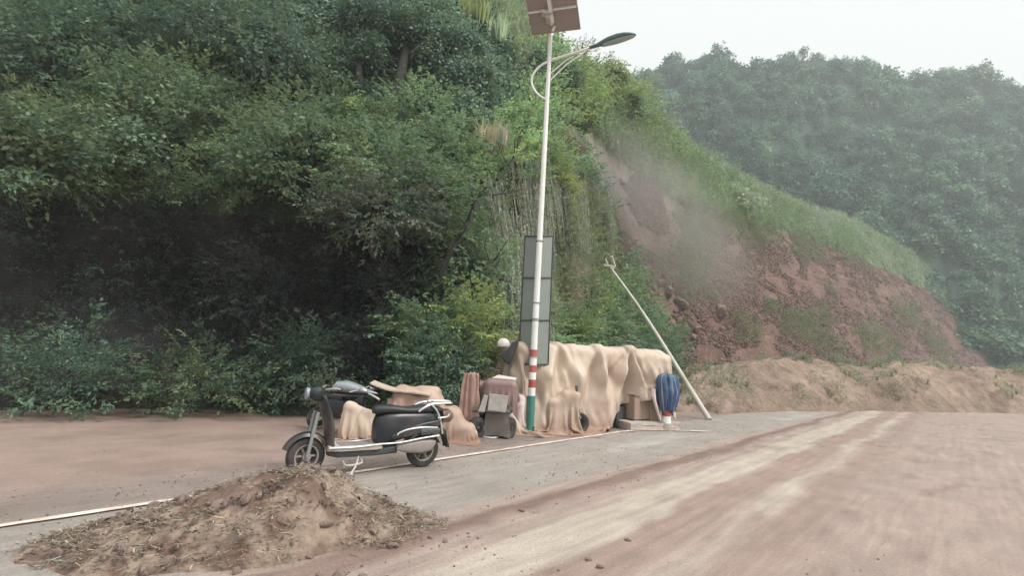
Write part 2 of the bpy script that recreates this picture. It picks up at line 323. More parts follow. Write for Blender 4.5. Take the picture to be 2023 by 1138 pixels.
# ------------------------------------------------------------------ hillside
def IX(px): return (np.asarray(px, float)-1011.5)/1000.0
_kx = IX([-500, 0, 300, 690, 850, 930, 1010, 1080, 1150, 1250, 1330, 1420, 1550, 1700, 1900, 2150, 2500])
_foot = [9.0, 9.6, 10.6, 11.2, 11.9, 12.5, 14.0, 15.8, 18.2, 22.5, 28, 34, 45, 62, 95, 130, 150]
_cot = [.52, .5, .48, .46, .46, .46, .42, .38, .42, .60, .80, 1.0, 1.2, 1.3, 1.5, 1.6, 1.6]
_zr = [34, 34, 34, 32, 27, 22, 18.2, 15.6, 17.2, 21.0, 24.5, 28, 31, 35, 33, 24, 20]
def foot(xa): return np.interp(xa, _kx, _foot)
def k0(xa): return foot(xa)/14
def zridge(xa): return np.interp(xa, _kx, _zr)
def S(xa, z):
    xa = np.asarray(xa, float); z = np.asarray(z, float)
    d = foot(xa) + np.interp(xa, _kx, _cot)*z
    hol = smooth(-0.13, -0.24, xa) if False else (1-smooth(-0.26, -0.14, xa))
    d = d + 1.3*hol*np.exp(-((z-2.4)/1.7)**2) - 0.9*hol*np.exp(-((z-6.2)/1.5)**2)           # undercut hollow with a shelf above
    d = d + .45*np.minimum(k0(xa), 5)*smooth(.12, .2, xa)*(np.abs(fbm(xa*26, z*.12, s=57, o=4))*4-.6)*.55 + .5*smooth(.14, .22, xa)*fbm(xa*60, z*1.4, s=58, o=3)*np.minimum(k0(xa), 4)
    # scar: a trough eroded into the hill
    d = d + 2.0*np.exp(-((xa-(0.30-0.012*(z-4)))/0.07)**2)*smooth(0.5, 6, z)
    k = np.clip(d/14, 1, 6)
    X = xa*d
    d = d + 2.2*k**0.7*fbm(X*0.16/k, z*0.16/k, s=50, o=3) + 0.8*k**0.5*fbm(X*0.7/k, z*0.45/k, s=60, o=4)
    return d
nx_, nz_ = 460, 230
xa_ = np.linspace(-1.5, 1.5, nx_); tz = np.linspace(-0.01, 1, nz_)
XA, TZ = np.meshgrid(xa_, tz, indexing='ij'); ZZ = TZ*zridge(XA); DD = S(XA, ZZ)
back = np.linspace(0.02, 1, 8); XB, TB = np.meshgrid(xa_, back, indexing='ij')
D1 = DD[:, -1:]; ZB = zridge(XB) + D1*0.02*np.sin(TB*3) - D1*0.25*TB**2; DB = D1*(1+0.55*TB)
XA2 = np.concatenate([XA, XB], 1); D2 = np.concatenate([DD, DB], 1); Z2 = np.concatenate([ZZ, ZB], 1)
V = np.stack([XA2*D2, D2, Z2], -1)
def inpoly(px, py, poly):
    px = np.asarray(px); py = np.asarray(py); c = np.zeros(px.shape, bool); n = len(poly)
    for i in range(n):
        x1, y1 = poly[i]; x2, y2 = poly[i-1]
        if y1 == y2: continue
        c ^= ((y1 > py) != (y2 > py)) & (px < (x2-x1)*(py-y1)/(y2-y1)+x1)
    return c
SCAR = [(1098, 235), (1150, 255), (1205, 305), (1260, 350), (1330, 400), (1450, 430), (1650, 490), (1850, 580), (2150, 680), (2150, 790), (1330, 800), (1325, 668), (1285, 655), (1262, 610), (1235, 555), (1215, 500), (1190, 420), (1150, 350), (1115, 300)]
BAND = [(1150, 255), (1165, 215), (1230, 200), (1290, 225), (1335, 255), (1500, 310), (1700, 420), (2150, 630), (2150, 680), (1850, 580), (1650, 490), (1450, 430), (1330, 400), (1260, 350), (1205, 305)]
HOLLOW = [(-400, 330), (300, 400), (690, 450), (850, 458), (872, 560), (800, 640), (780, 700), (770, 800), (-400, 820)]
CLIFF = [(985, 330), (1090, 330), (1180, 400), (1215, 500), (1200, 560), (1160, 640), (1100, 640), (1085, 670), (985, 660), (940, 560), (900, 420), (960, 380)]
IVY = [(560, -60), (930, -60), (985, 60), (1015, 160), (1010, 225), (960, 260), (880, 280), (840, 200), (700, 190), (560, 220)]
PALE = [(925, -80), (1045, -80), (1060, 95), (1050, 200), (1020, 190), (985, 80), (940, 20)]
gx, gy = proj(V.reshape(-1, 3)); gx = gx + 14*fbm(V[..., 0].ravel()*.5, V[..., 2].ravel()*.5, s=70); gy = gy+14*fbm(V[..., 0].ravel()*.5, V[..., 2].ravel()*.5, s=71)
n1 = (fbm(V[..., 0].ravel()*.5, V[..., 2].ravel()*.35, s=72)+0.5)[:, None]
col = np.array([0.06, 0.075, 0.045])*(0.6+0.8*n1)
cl = inpoly(gx, gy, CLIFF); col[cl] = (np.array([0.17, 0.165, 0.125])*(0.5+n1))[cl]
ho = inpoly(gx, gy, HOLLOW); col[ho] = (np.array([0.045, 0.042, 0.042])*(0.5+n1))[ho]  # hollow soil darkened: its shade is put into the colour
sc = inpoly(gx, gy, SCAR); f = smooth(330, 520, gy)[:, None]
col[sc] = ((np.array([0.26, 0.225, 0.19])*(1-f)+np.array([0.165, 0.10, 0.083])*f)*(0.55+0.9*n1))[sc]
bd = inpoly(gx, gy, BAND); col[bd] = (np.array([0.17, 0.22, 0.11])*(0.7+0.6*n1))[bd]
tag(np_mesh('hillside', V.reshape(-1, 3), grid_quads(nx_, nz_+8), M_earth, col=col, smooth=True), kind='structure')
def hit(px, py, back=0.0):              # where the sight line of a photo pixel meets the hillside
    r = ray(px, py); d = np.linspace(5, 160, 4000); z = EYE + r[2]/r[1]*d; xa = r[0]/r[1]
    s = S(np.full_like(d, xa), np.clip(z, 0, zridge(xa))); k = np.argmax(d > s)
    Y = d[k]-back; return Vector((xa*Y, Y, EYE+r[2]/r[1]*Y))

# distant mountain
mp = [(-0.3, 170), (0.13, 235), (0.19, 190), (0.225, 140), (0.26, 112), (0.32, 95), (0.40, 62), (0.5, 92), (0.62, 70), (0.8, 118), (0.95, 100), (1.1, 150), (1.4, 200)]
xm = np.linspace(-0.3, 1.45, 300); tm = np.linspace(0, 1, 90)
hy = np.interp(xm, [a for a, b in mp], [b for a, b in mp]); hy = hy + 26*fbm(xm*9, 0*xm, s=90)+12*fbm(xm*40, 0*xm, s=91)
Dm = 170.0; zm = EYE + (708+0.0524*xm*1000-hy)/1000*(Dm)*1.0
XM, TM = np.meshgrid(xm, tm, indexing='ij'); ZM = TM*zm[:, None]; DM = Dm-60*(1-TM)**1.0 + 25*fbm(XM*8, TM*2.5, s=93, o=5)*np.sin(TM*PI)
V = np.stack([XM*DM, DM, ZM], -1); VB = V[:, -1:]*1.0; VB = VB+np.array([0, 80, -40.0]); V = np.concatenate([V, VB], 1)
c = np.array([0.035, 0.06, 0.045])*(0.5+1.2*(fbm(V[..., 0]*.05, V[..., 2]*.05, s=94)+.5))[..., None]
tag(np_mesh('mountain', V.reshape(-1, 3), grid_quads(300, 91), M_far, col=c.reshape(-1, 3), smooth=True), kind='structure')
MV = V[:, :-1]

# ------------------------------------------------------------------ foliage
def kite(base, d, n, L, W):             # a leaf: two bent quads
    d = d/np.linalg.norm(d); sd_ = np.cross(d, n); sd_ /= (np.linalg.norm(sd_)+1e-9); nn = np.cross(sd_, d)
    m = base+d*L*0.45; t = base+d*L-nn*L*0.12
    return [base, m+sd_*W/2-nn*W*0.12, t, m-sd_*W/2-nn*W*0.12], [base, m+sd_*W/2-nn*W*.12, m, m-sd_*W/2-nn*W*.12]
class Proto:
    def __init__(s): s.v = []; s.t = []
    def leaf(s, b, d, n, L, W, tone=1.0): s.v.append(kite(np.array(b, float), np.array(d, float), np.array(n, float), L, W)[0]); s.t.append(tone)
    def quad(s, q, tone=1.0): s.v.append([np.array(a, float) for a in q]); s.t.append(tone)
    def done(s): s.V = np.array(s.v); s.T = np.array(s.t); return s
rr = random.uniform
def p_frond(L=1.0):                     # drooping branch: irregular side twigs with loose small leaves
    p = Proto()
    for tw in range(7):
        t0 = rr(.1, .85); b0 = np.array([t0*L, 0, .25*t0-.35*t0*t0]); a = rr(-1.3, 1.3); ln = rr(.22, .5)*(1.25-t0*.5)
        for i in range(8):
            t = rr(.15, 1); b = b0+np.array([math.cos(a), math.sin(a), rr(-.05, .2)-.35*t])*t*ln; an = a+rr(-1.2, 1.2)
            p.leaf(b, (math.cos(an), math.sin(an), rr(-.8, .2)), (rr(-.4, .4), rr(-.4, .4), 1), .105*rr(.7, 1.3), .052*rr(.7, 1.3), rr(.7, 1.3))
    return p.done()
def p_clump(n=34, R=0.38, ll=0.15, lw=0.1):
    p = Proto()
    for i in range(n):
        a = rr(0, 2*PI); u = rr(-0.5, 1); q = math.sqrt(max(0, 1-u*u)); o = np.array([q*math.cos(a), q*math.sin(a), u]); r = R*rr(0.45, 1)
        n_ = o+np.array([0, 0, .6])+np.array([rr(-.5, .5) for _ in range(3)]); d = np.array([rr(-1, 1), rr(-1, 1), rr(-1.1, .2)])+o*.5
        p.leaf(o*r, d, n_, ll*rr(.7, 1.25), lw*rr(.75, 1.2), rr(.7, 1.25))
    return p.done()
def p_twig(n=26, R=0.55, ll=0.13, lw=0.045):
    p = Proto()
    for k in range(6):
        a = rr(0, 2*PI); u = rr(-.1, 1); q = math.sqrt(1-u*u); o = np.array([q*math.cos(a), q*math.sin(a), u])
        for i in range(n//4):
            t = rr(.25, 1); b = o*R*t+np.array([0, 0, -.12*t*t]); d = o*.6+np.array([rr(-1, 1), rr(-1, 1), rr(-.9, .5)])
            p.leaf(b, d, np.array([rr(-.5, .5), rr(-.5, .5), 1]), ll*rr(.7, 1.3), lw*rr(.7, 1.3), rr(.7, 1.3))
    return p.done()
def p_grass(n=22, H=0.7, w=0.022, spread=.5):
    p = Proto()
    for i in range(n):
        a = rr(0, 2*PI); ln = H*rr(.55, 1.1); o = np.array([math.cos(a), math.sin(a), 0]); b = o*rr(0, .12); sp_ = spread*rr(.3, 1.2)
        q1 = b+np.array([0, 0, ln*.55])+o*sp_*ln*.25; q2 = b+np.array([0, 0, ln*.85])+o*sp_*ln*.85
        s_ = np.array([-math.sin(a), math.cos(a), 0])*w/2; tn = rr(.7, 1.3)
        p.quad([b-s_, b+s_, q1+s_, q1-s_], tn); p.quad([q1-s_, q1+s_, q2+s_*.2, q2-s_*.2], tn*1.1)
    return p.done()
def p_vine(n=7, H=2.2, w=0.022):
    p = Proto()
    for i in range(n):
        x = rr(-.4, .4); y = rr(-.12, .12); z = rr(-.3, .3); ln = H*rr(.5, 1.1); k = 5; sway = rr(-.08, .08); tn = rr(.5, 1.5)
        pts = [np.array([x+sway*math.sin(3*j/k)+rr(-.015, .015), y-.25*math.sin(PI*j/k/2)+rr(-.02, .02), z-ln*j/k]) for j in range(k+1)]
        for a, b in zip(pts, pts[1:]): s_ = np.array([w/2, 0, 0])*rr(.6, 1.3); p.quad([a-s_, a+s_, b+s_, b-s_], tn)
        for j in range(5):
            t = random.choice(pts); p.leaf(t, (rr(-1, 1), rr(-.6, 0), rr(-1, .2)), (rr(-.3, .3), -.8, .6), .10*rr(.6, 1.2), .05, rr(.9, 1.4))
    return p.done()
PR = {'frond': [p_frond() for _ in range(5)], 'ivy': [p_clump() for _ in range(5)], 'twig': [p_twig() for _ in range(5)],
      'fine': [p_twig(36, .5, .085, .028) for _ in range(4)], 'grass': [p_grass() for _ in range(5)], 'vine': [p_vine() for _ in range(5)],
      'cane': [p_grass(14, 2.2, .04, .35) for _ in range(3)]}
def norm(a): return a/(np.linalg.norm(a, axis=-1, keepdims=True)+1e-9)
def frames(N, out, up=(0, 0, 1), yaw=0.7, tilt=0.3):
    o = np.broadcast_to(np.asarray(out, float), (N, 3)).copy(); o = norm(o)
    a = RNG.uniform(-yaw, yaw, N); ca, sa = np.cos(a), np.sin(a)
    x = np.stack([o[:, 0]*ca-o[:, 1]*sa, o[:, 0]*sa+o[:, 1]*ca, o[:, 2]+RNG.uniform(-tilt, tilt, N)], 1); x = norm(x)
    u = np.broadcast_to(np.asarray(up, float), (N, 3)); y = norm(np.cross(u, x)); z = np.cross(x, y)
    return np.stack([x, y, z], 2)
class Leaves:
    def __init__(s): s.V = []; s.C = []
    def add(s, kind, pos, out, scale, pal, var=0.18, yaw=0.7, tilt=0.3, cj=0.0):
        pos = np.atleast_2d(np.asarray(pos, float)); N = len(pos)
        if N == 0: return
        R = frames(N, out, yaw=yaw, tilt=tilt); sc_ = np.broadcast_to(np.asarray(scale, float), (N,))*RNG.uniform(.8, 1.2, N)
        pal = np.broadcast_to(np.asarray(pal, float), (N, 3)); pal = 1.28*(pal*.74+.26*pal.mean(1, keepdims=True)*np.array([1.03, 1.0, .95])); tn = RNG.uniform(1-var, 1+var, N)
        hue = RNG.uniform(-1, 1, N)[:, None]*np.array([.14, .03, -.12])
        c = pal*tn[:, None]*(1+hue); which = RNG.integers(0, len(PR[kind]), N)
        for k, p in enumerate(PR[kind]):
            m = which == k
            if not m.any(): continue
            L = p.V; n = len(L)
            W = np.einsum('nij,lkj->nlki', R[m]*sc_[m][:, None, None], L) + pos[m][:, None, None, :]
            cc = c[m][:, None, :]*p.T[None, :, None]*RNG.uniform(.85, 1.15, (m.sum(), n))[..., None]
            s.V.append(W.reshape(-1, 3)); s.C.append(np.repeat(cc.reshape(-1, 3), 4, axis=0))
    def build(s, name, parent=None, m=None):
        V = np.concatenate(s.V); Cc = np.concatenate(s.C)
        if parent is not None: V = V-np.array(parent.location)
        return np_mesh(name, V, np.arange(len(V)).reshape(-1, 4), m or M_leaf, parent, np.clip(Cc, 0, 1))
DG = np.array([0.068, 0.128, 0.076]); BG = np.array([0.110, 0.190, 0.118]); MG = np.array([0.149, 0.236, 0.114]); LG = np.array([0.230, 0.338, 0.115])
YG = np.array([0.325, 0.413, 0.125]); DK = np.array([0.041, 0.049, 0.046]); OL = np.array([0.196, 0.255, 0.111]); PG = np.array([0.256, 0.336, 0.200]); DRY = np.array([0.432, 0.384, 0.228]); BR = np.array([0.255, 0.188, 0.128])  # DK: leaf colour darkened to carry the shade of the hollow
def outn(xa, z):
    e = .15; d0 = S(xa, z); dx = (S(xa+e/20, z)*(xa+e/20)-d0*xa); dd = (S(xa+e/20, z)-d0)
    t1 = np.stack([dx, dd, 0*dd], -1); dz = S(xa, z+e)-d0; t2 = np.stack([xa*dz, dz, np.full_like(dz, e)], -1)
    n = norm(np.cross(t1, t2)); s = np.sign(-n[:, 1:2]); return n*np.where(s == 0, 1, s)
# --- undergrowth over the whole slope
N = 60000
xa = RNG.uniform(-1.15, 1.2, N); t = RNG.uniform(0, 1, N); z = t*zridge(xa); d = S(xa, z); nrm = outn(xa, z)
pos = np.stack([xa*d, d, z], 1); px, py = proj(pos)
keep = (px > -120) & (px < 2140) & (py > -140) & (py < 900) & (np.sum(nrm*(pos-np.array([0, 0, EYE])), 1) < 0)
keep &= RNG.uniform(0, 1, N) < np.clip((d/16)*(zridge(xa)/34), 0.12, 1)*np.where(px < 640, .5, 1.0)
pos, px, py, d, nrm, z = [a[keep] for a in (pos, px, py, d, nrm, z)]
jx = px+18*fbm(pos[:, 0]*.6, z*.6, s=80); jy = py+18*fbm(pos[:, 0]*.6, z*.6, s=81)
zs = {k: inpoly(jx, jy, p) for k, p in dict(scar=SCAR, band=BAND, hollow=HOLLOW, cliff=CLIFF, ivy=IVY, pale=PALE).items()}
k_ = np.clip(d/13, 1, 5)**0.72; patch = fbm(pos[:, 0]*.35/k_, z*.45/k_, s=83)+.5
U = Leaves(); free = ~(zs['scar'] | zs['band'] | zs['hollow'] | zs['cliff'] | zs['ivy'] | zs['pale'])
r_ = RNG.uniform(0, 1, len(d)); mixc = lerp(DG*1.25, MG*1.15, smooth(.3, .62, patch)); mixc = lerp(mixc, LG, smooth(.6, .8, patch)*.8)
GREEN = [(1080, 500), (1150, 520), (1240, 545), (1240, 700), (1080, 700)]
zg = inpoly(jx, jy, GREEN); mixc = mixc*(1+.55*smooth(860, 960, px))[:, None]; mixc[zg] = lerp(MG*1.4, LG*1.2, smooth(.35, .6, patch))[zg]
zy = inpoly(jx, jy, [(1085, 60), (1260, 100), (1330, 260), (1200, 270), (1085, 230)]); mixc[zy] = lerp(OL*1.2, LG*1.1, smooth(.35, .65, patch))[zy]
outp = nrm + np.array([0, 0, .25]); off = pos+nrm*RNG.uniform(0, .45, len(d))[:, None]
def put(m, kind, sc_, pal, **kw): U.add(kind, off[m], outp[m], sc_*k_[m], pal[m] if getattr(pal, 'ndim', 1) == 2 else pal, **kw)
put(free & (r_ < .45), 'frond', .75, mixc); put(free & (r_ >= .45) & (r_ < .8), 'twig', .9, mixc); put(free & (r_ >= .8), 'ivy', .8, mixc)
put(zs['ivy'] & (r_ < .9), 'ivy', .85, lerp(DG, BG*1.15, smooth(.35, .6, patch)))
put(zs['pale'], 'fine', 1.1, PG*1.1)
put(zs['pale'] & (r_ < .5), 'grass', 1.4, LG)
hc = lerp(DK*1.6, DG*1.1, smooth(.45, .75, patch))  # leaves in the hollow take a darker palette, shade painted in
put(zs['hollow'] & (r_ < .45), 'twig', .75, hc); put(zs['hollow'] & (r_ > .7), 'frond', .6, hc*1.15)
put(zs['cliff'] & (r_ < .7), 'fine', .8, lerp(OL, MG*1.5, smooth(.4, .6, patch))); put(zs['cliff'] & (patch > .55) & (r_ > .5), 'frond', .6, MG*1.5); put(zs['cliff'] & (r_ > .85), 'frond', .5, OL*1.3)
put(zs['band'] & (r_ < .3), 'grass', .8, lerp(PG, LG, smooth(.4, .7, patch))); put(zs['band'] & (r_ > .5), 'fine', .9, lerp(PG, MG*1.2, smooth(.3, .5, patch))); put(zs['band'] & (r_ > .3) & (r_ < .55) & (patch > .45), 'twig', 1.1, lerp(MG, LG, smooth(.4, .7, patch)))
put(zs['scar'] & (patch > .66) & (r_ < .5), 'fine', .5, OL); put(zs['scar'] & (px > 1340) & (patch > .56) & (r_ < .6), 'twig', .6, OL*.9)
tag(U.build('slope_undergrowth'), kind='stuff')
m = zs['cliff'] | (inpoly(jx, jy, [(1080, 300), (1180, 380), (1230, 560), (1240, 680), (1080, 680)]))
Vn = Leaves(); mm = m & (r_ < .75) & (fbm(pos[:, 0]*.5, z*.35, s=88) > -.04)
vo = nrm[mm].copy(); vo[:, 2] = 0; xo = np.stack([-vo[:, 1], vo[:, 0], 0*vo[:, 0]], 1)
Vn.add('vine', pos[mm]+nrm[mm]*.35+np.array([0, 0, .6]), xo, .85, np.array([.19, .21, .15]), yaw=.2, tilt=.12, var=.35)
tag(Vn.build('hanging_vines'), kind='stuff')
# --- far forest on the mountain
Fv = Leaves(); nC = 2600; mi = RNG.integers(0, MV.shape[0], nC); mj = RNG.integers(6, MV.shape[1], nC); fc_ = MV[mi, mj]+RNG.normal(0, .9, (nC, 3)); fx, fy = proj(fc_); fc_ = fc_[(fx > 1150) & (fx < 2150)]
PR['blob'] = [p_clump(40, .5, .25, .17) for _ in range(4)]; nC = len(fc_); rC = RNG.uniform(2.0, 4.8, nC)
fcol = lerp(np.array([.03, .11, .075]), np.array([.10, .21, .11]), RNG.uniform(0, 1, nC)**1.4)*RNG.uniform(.75, 1.3, nC)[:, None]
for q in range(9):
    v = norm(RNG.normal(0, 1, (nC, 3))+np.array([0, -.5, .7])); Fv.add('blob', fc_+v*rC[:, None]*np.array([.75, .75, .85])*.8, (0, -1, .2), rC*.85, fcol*(1+.25*v[:, 2:3]*0), yaw=3.1)
tag(Fv.build('far_forest'), kind='stuff')

# --- trees and shrubs, each a thing of its own
def limbs(bm, base, tips, r, bend=.3):
    for tp in tips:
        mid = (Vector(base)+Vector(tp))/2+Vector((rr(-bend, bend), rr(-bend, bend), rr(0, bend)))
        q = curve([base, mid, tp], 5); tube(bm, q, [r*(1-.8*i/(len(q)-1)) for i in range(len(q))], 6)
def plant(name, label, cat, base, blobs, kinds, pal, n, sc_=1.0, trunk=None, tr=0.12, yaw=3.1, group=None, out=(0, -1, .3), var=.2):
    """blobs: list of (centre, radius xyz) in world space; trunk: list of points from the ground up"""
    base = Vector(base); root = thing(name, label, cat, base, 0, group); L = Leaves()
    tot = sum(r[0]*r[2] for c, r in blobs); tips = []
    for c, r in blobs:
        k = max(3, int(n*r[0]*r[2]/tot)); v = norm(RNG.normal(0, 1, (k, 3)))*(RNG.uniform(.35, 1.0, k)**.5)[:, None]
        # uneven outline: push lobes in and out
        lob = 1+.55*fbm(v[:, 0]*2.2+c[0], v[:, 1]*2.2+c[1], v[:, 2]*2.2+c[2], s=int(abs(c[0]*7))+3, o=2)
        q = np.array(c)+v*np.array(r)*lob[:, None]; kd = RNG.integers(0, len(kinds), k)
        o = norm(v*np.array([1, 1, .6])+np.array([0, -.35, .15]))
        tone = (.82+.5*fbm(q[:, 0]*1.3, q[:, 1]*1.3, q[:, 2]*1.6, s=5)+.12)[:, None]
        for j, kk in enumerate(kinds): L.add(kk, q[kd == j], o[kd == j], sc_, (np.asarray(pal)*tone)[kd == j], yaw=.6, var=var)
        for _ in range(3): u = norm(RNG.normal(0, 1, 3)); tips.append(Vector(c)+Vector(u*np.array(r)*.75))
    f = L.build('crown' if trunk else 'foliage', root)
    bm = bmesh.new(); tk = [Vector(p) for p in (trunk or [base, base+(Vector(blobs[0][0])-base)*.5])]
    q = curve(tk, 4); tube(bm, q, [tr*(1-.5*i/(len(q)-1)) for i in range(len(q))], 9)
    for tp in tips: limbs(bm, min(q[len(q)//3:], key=lambda a: (a-tp).length), [tp], tr*.32, .15)
    o = obj('trunk' if trunk else 'stem', bm, M_bark, root); o.data.transform(Matrix.Translation(-base)); return root
def at(px, py, out=0.8): return hit(px, py, out)
def blob(px, py, rx, rz, out=.8, ry=None):
    c = hit(px, py, out); k = c.y/1000; return (tuple(c), (rx*k, ry or rx*k*.7, rz*k))
def shrub(px, py, rx, rz, label, kinds, pal, n, sc_=1, out=.6, name='shrub', cat='shrub', extra=(), **kw):
    out += .5; extra = [e_[:4]+(e_[4]+.5,) for e_ in extra]
    bl = [blob(px, py, rx, rz, out)]+[blob(*e_) for e_ in extra]; c = Vector(bl[0][0]); base = (c.x, c.y+out*.9, c.z-bl[0][1][2]*.7)
    return plant(name, label, cat, base, bl, kinds, pal, n, sc_, tr=.05, **kw)
def tree(name, label, bl, tpx, kinds, pal, n, sc_=1, tr=.14, **kw):
    tk = [Vector(p) for p in tpx]; return plant(name, label, 'tree', tk[0], bl, kinds, pal, n, sc_, tk, tr, **kw)
# upper-left broadleaf tree with a dark forked trunk
tree('broadleaf_tree', 'large blue-green broad-leaved tree with a rounded crown at the upper left of the slope',
     [blob(885, 110, 85, 70, 1.5), blob(925, 165, 70, 62, 1.3), blob(850, 60, 80, 55, 1.5), blob(905, 225, 60, 45, 1.1)],
     [hit(845, 290, -.2), hit(848, 230, .5), hit(868, 160, 1.0), hit(885, 90, 1.3)], ['ivy'], BG*1.25, 620, .85, .16)
tree('leaning_tree', 'thick dark bare trunk leaning right under a dark crown, left of the rounded blue-green tree',
     [blob(770, 60, 80, 50, 1.3), blob(820, 75, 50, 35, 1.2), blob(725, 110, 40, 40, 1.2)],
     [hit(775, 235, .1), hit(785, 180, 1.3), hit(797, 120, 1.5), hit(805, 70, 1.5)], ['ivy', 'twig'], DG*1.1, 420, .8, .22)
tree('leaning_tree', 'thin dark trunk under a small dark crown at the far upper left of the slope',
     [blob(715, 35, 50, 40, 1.0)], [hit(702, 215, .1), hit(708, 150, 1.1), hit(716, 70, 1.2)], ['ivy', 'twig'], DG*1.3, 160, .8, .12)
for a in [
 ('spreading tree with flat layered mid-green fronds above the dark hollow', [blob(760, 330, 80, 45, 1.6), blob(820, 375, 65, 35, 1.5), blob(730, 390, 60, 35, 1.7)], [hit(760, 470, .2), hit(768, 420, 1.0), hit(765, 350, 1.5)], MG*1.15, 230),
 ('spreading tree with grey-green fronds drooping over the upper left edge of the dark hollow', [blob(720, 430, 60, 28, 2.2), blob(775, 415, 60, 26, 2.2)], [hit(715, 520, .2), hit(725, 470, 1.2), hit(735, 425, 2.0)], np.array([.14, .17, .12]), 130),
 ('feathery green tree below the rounded blue-green tree, left of the pale shrub', [blob(820, 250, 70, 42, 1.3), blob(870, 310, 55, 38, 1.2)], [hit(850, 380, .2), hit(850, 320, .8), hit(830, 255, 1.2)], MG*1.35, 190),
 ('soft green tree at the right end of the dark hollow with fine drooping sprays', [blob(880, 420, 50, 55, 1.1), blob(915, 500, 45, 55, 1.0)], [hit(900, 600, .1), hit(905, 500, .7), hit(890, 400, 1.0)], MG*1.1, 190)]:
    tree('spreading_tree', a[0], a[1], a[2], ['frond'], a[3], a[4], .85, .1, out=(0, -1, 0))
shrub(705, 240, 30, 42, 'bright yellow-green shrub at the left above the layered fronds', ['twig', 'ivy'], LG*1.1, 90, .7)
shrub(925, 295, 42, 20, 'pale yellow-green shrub under the dry beige grass clump', ['fine', 'twig'], LG*1.15, 110, .6)
shrub(1028, 232, 20, 32, 'small yellow-green shrub just left of the lamp pole high on the slope', ['ivy', 'twig'], LG, 70, .6)
shrub(1108, 345, 24, 34, 'yellow-green shrub just right of the lamp pole beside the bare scar', ['fine', 'twig'], YG, 170, .8, out=1.3, extra=[(1128, 375, 18, 20, 1.2)])
shrub(1183, 590, 34, 42, 'bright fresh-green shrub below the top of the toppled pole', ['twig', 'fine'], LG*1.25, 150, .95, extra=[(1200, 560, 24, 24, .6), (1170, 630, 26, 22, .6)])
shrub(1140, 650, 45, 24, 'wide mid-green shrub directly above the tan tarpaulin right of the sign board', ['twig', 'fine'], LG*.85, 150, .9)
shrub(1210, 640, 18, 40, 'narrow grey-green shrub left of the dark gully above the tan tarpaulin', ['fine', 'frond'], OL*1.3, 80, .9)
shrub(935, 655, 38, 52, 'vivid light-green feathery shrub at the foot of the slope behind the covered vehicles', ['fine', 'frond'], YG*1.0, 240, .75, out=.9, extra=[(955, 700, 30, 30, 1.0), (915, 620, 22, 26, .7)])
shrub(860, 720, 62, 60, 'big dark-green bamboo-leaved bush behind the covered cart', ['frond', 'twig'], BG*1.25, 340, .6, out=1.0, extra=[(900, 760, 40, 34, 1.1), (815, 745, 30, 40, .9)])
shrub(840, 655, 50, 32, 'dull green shrub hanging between the dark hollow and the vivid light-green shrub', ['frond', 'twig'], MG*1.15, 200, .75, out=.8)
shrub(1060, 600, 30, 50, 'loose grey-green shrub behind the sign board on the streaked cliff', ['fine'], OL*1.2, 90, .6, out=.3)
shrub(970, 520, 45, 40, 'arching green shrub on the streaked cliff right of the diagonal dead trunk', ['frond', 'fine'], MG*1.4, 130, .65, out=.6)
shrub(1118, 440, 26, 50, 'olive shrub on the cliff right of the top of the sign board', ['fine', 'twig'], OL*1.35, 130, .8, out=.4)
shrub(1130, 560, 26, 46, 'brownish olive shrub on the bare earth right of the sign board', ['fine'], BR*1.1+OL*.3, 90, .8, out=.3)
shrub(772, 560, 55, 48, 'shrub with shade-darkened leaves in the middle of the dark hollow', ['twig', 'frond'], DK*3.0, 120, .6, out=.6)
shrub(735, 680, 60, 60, 'low shrub with strongly shade-darkened leaves at the bottom of the dark hollow', ['twig', 'frond'], DK*2.2, 120, .7, out=.6)
for q, (px_, py_, h_, lb, pal_) in enumerate([(968, 290, 52, 'dry beige grass clump beside the rounded blue-green tree', DRY), (935, 45, 62, 'pale yellow-green cane clump at the top edge above the rounded tree', YG*.9),
    (975, 75, 55, 'pale feathery cane clump left of the solar panel', PG*1.5)]):
    b = hit(px_, py_+8, 1.3 if q == 0 else .8); L = Leaves(); n_ = 26; w_ = b.y*.028
    L.add('cane' if q else 'grass', np.array(b)+np.stack([RNG.uniform(-w_, w_, n_), RNG.uniform(-.3, .2, n_), RNG.uniform(-.1, .2, n_)], 1), (0, -1, 0), h_*b.y/1000/(2.0 if q else .75), pal_, yaw=3.1, tilt=.1)
    o = L.build('grass_clump' if q == 0 else 'cane_clump'); tag(o, lb, 'grass' if q == 0 else 'cane')
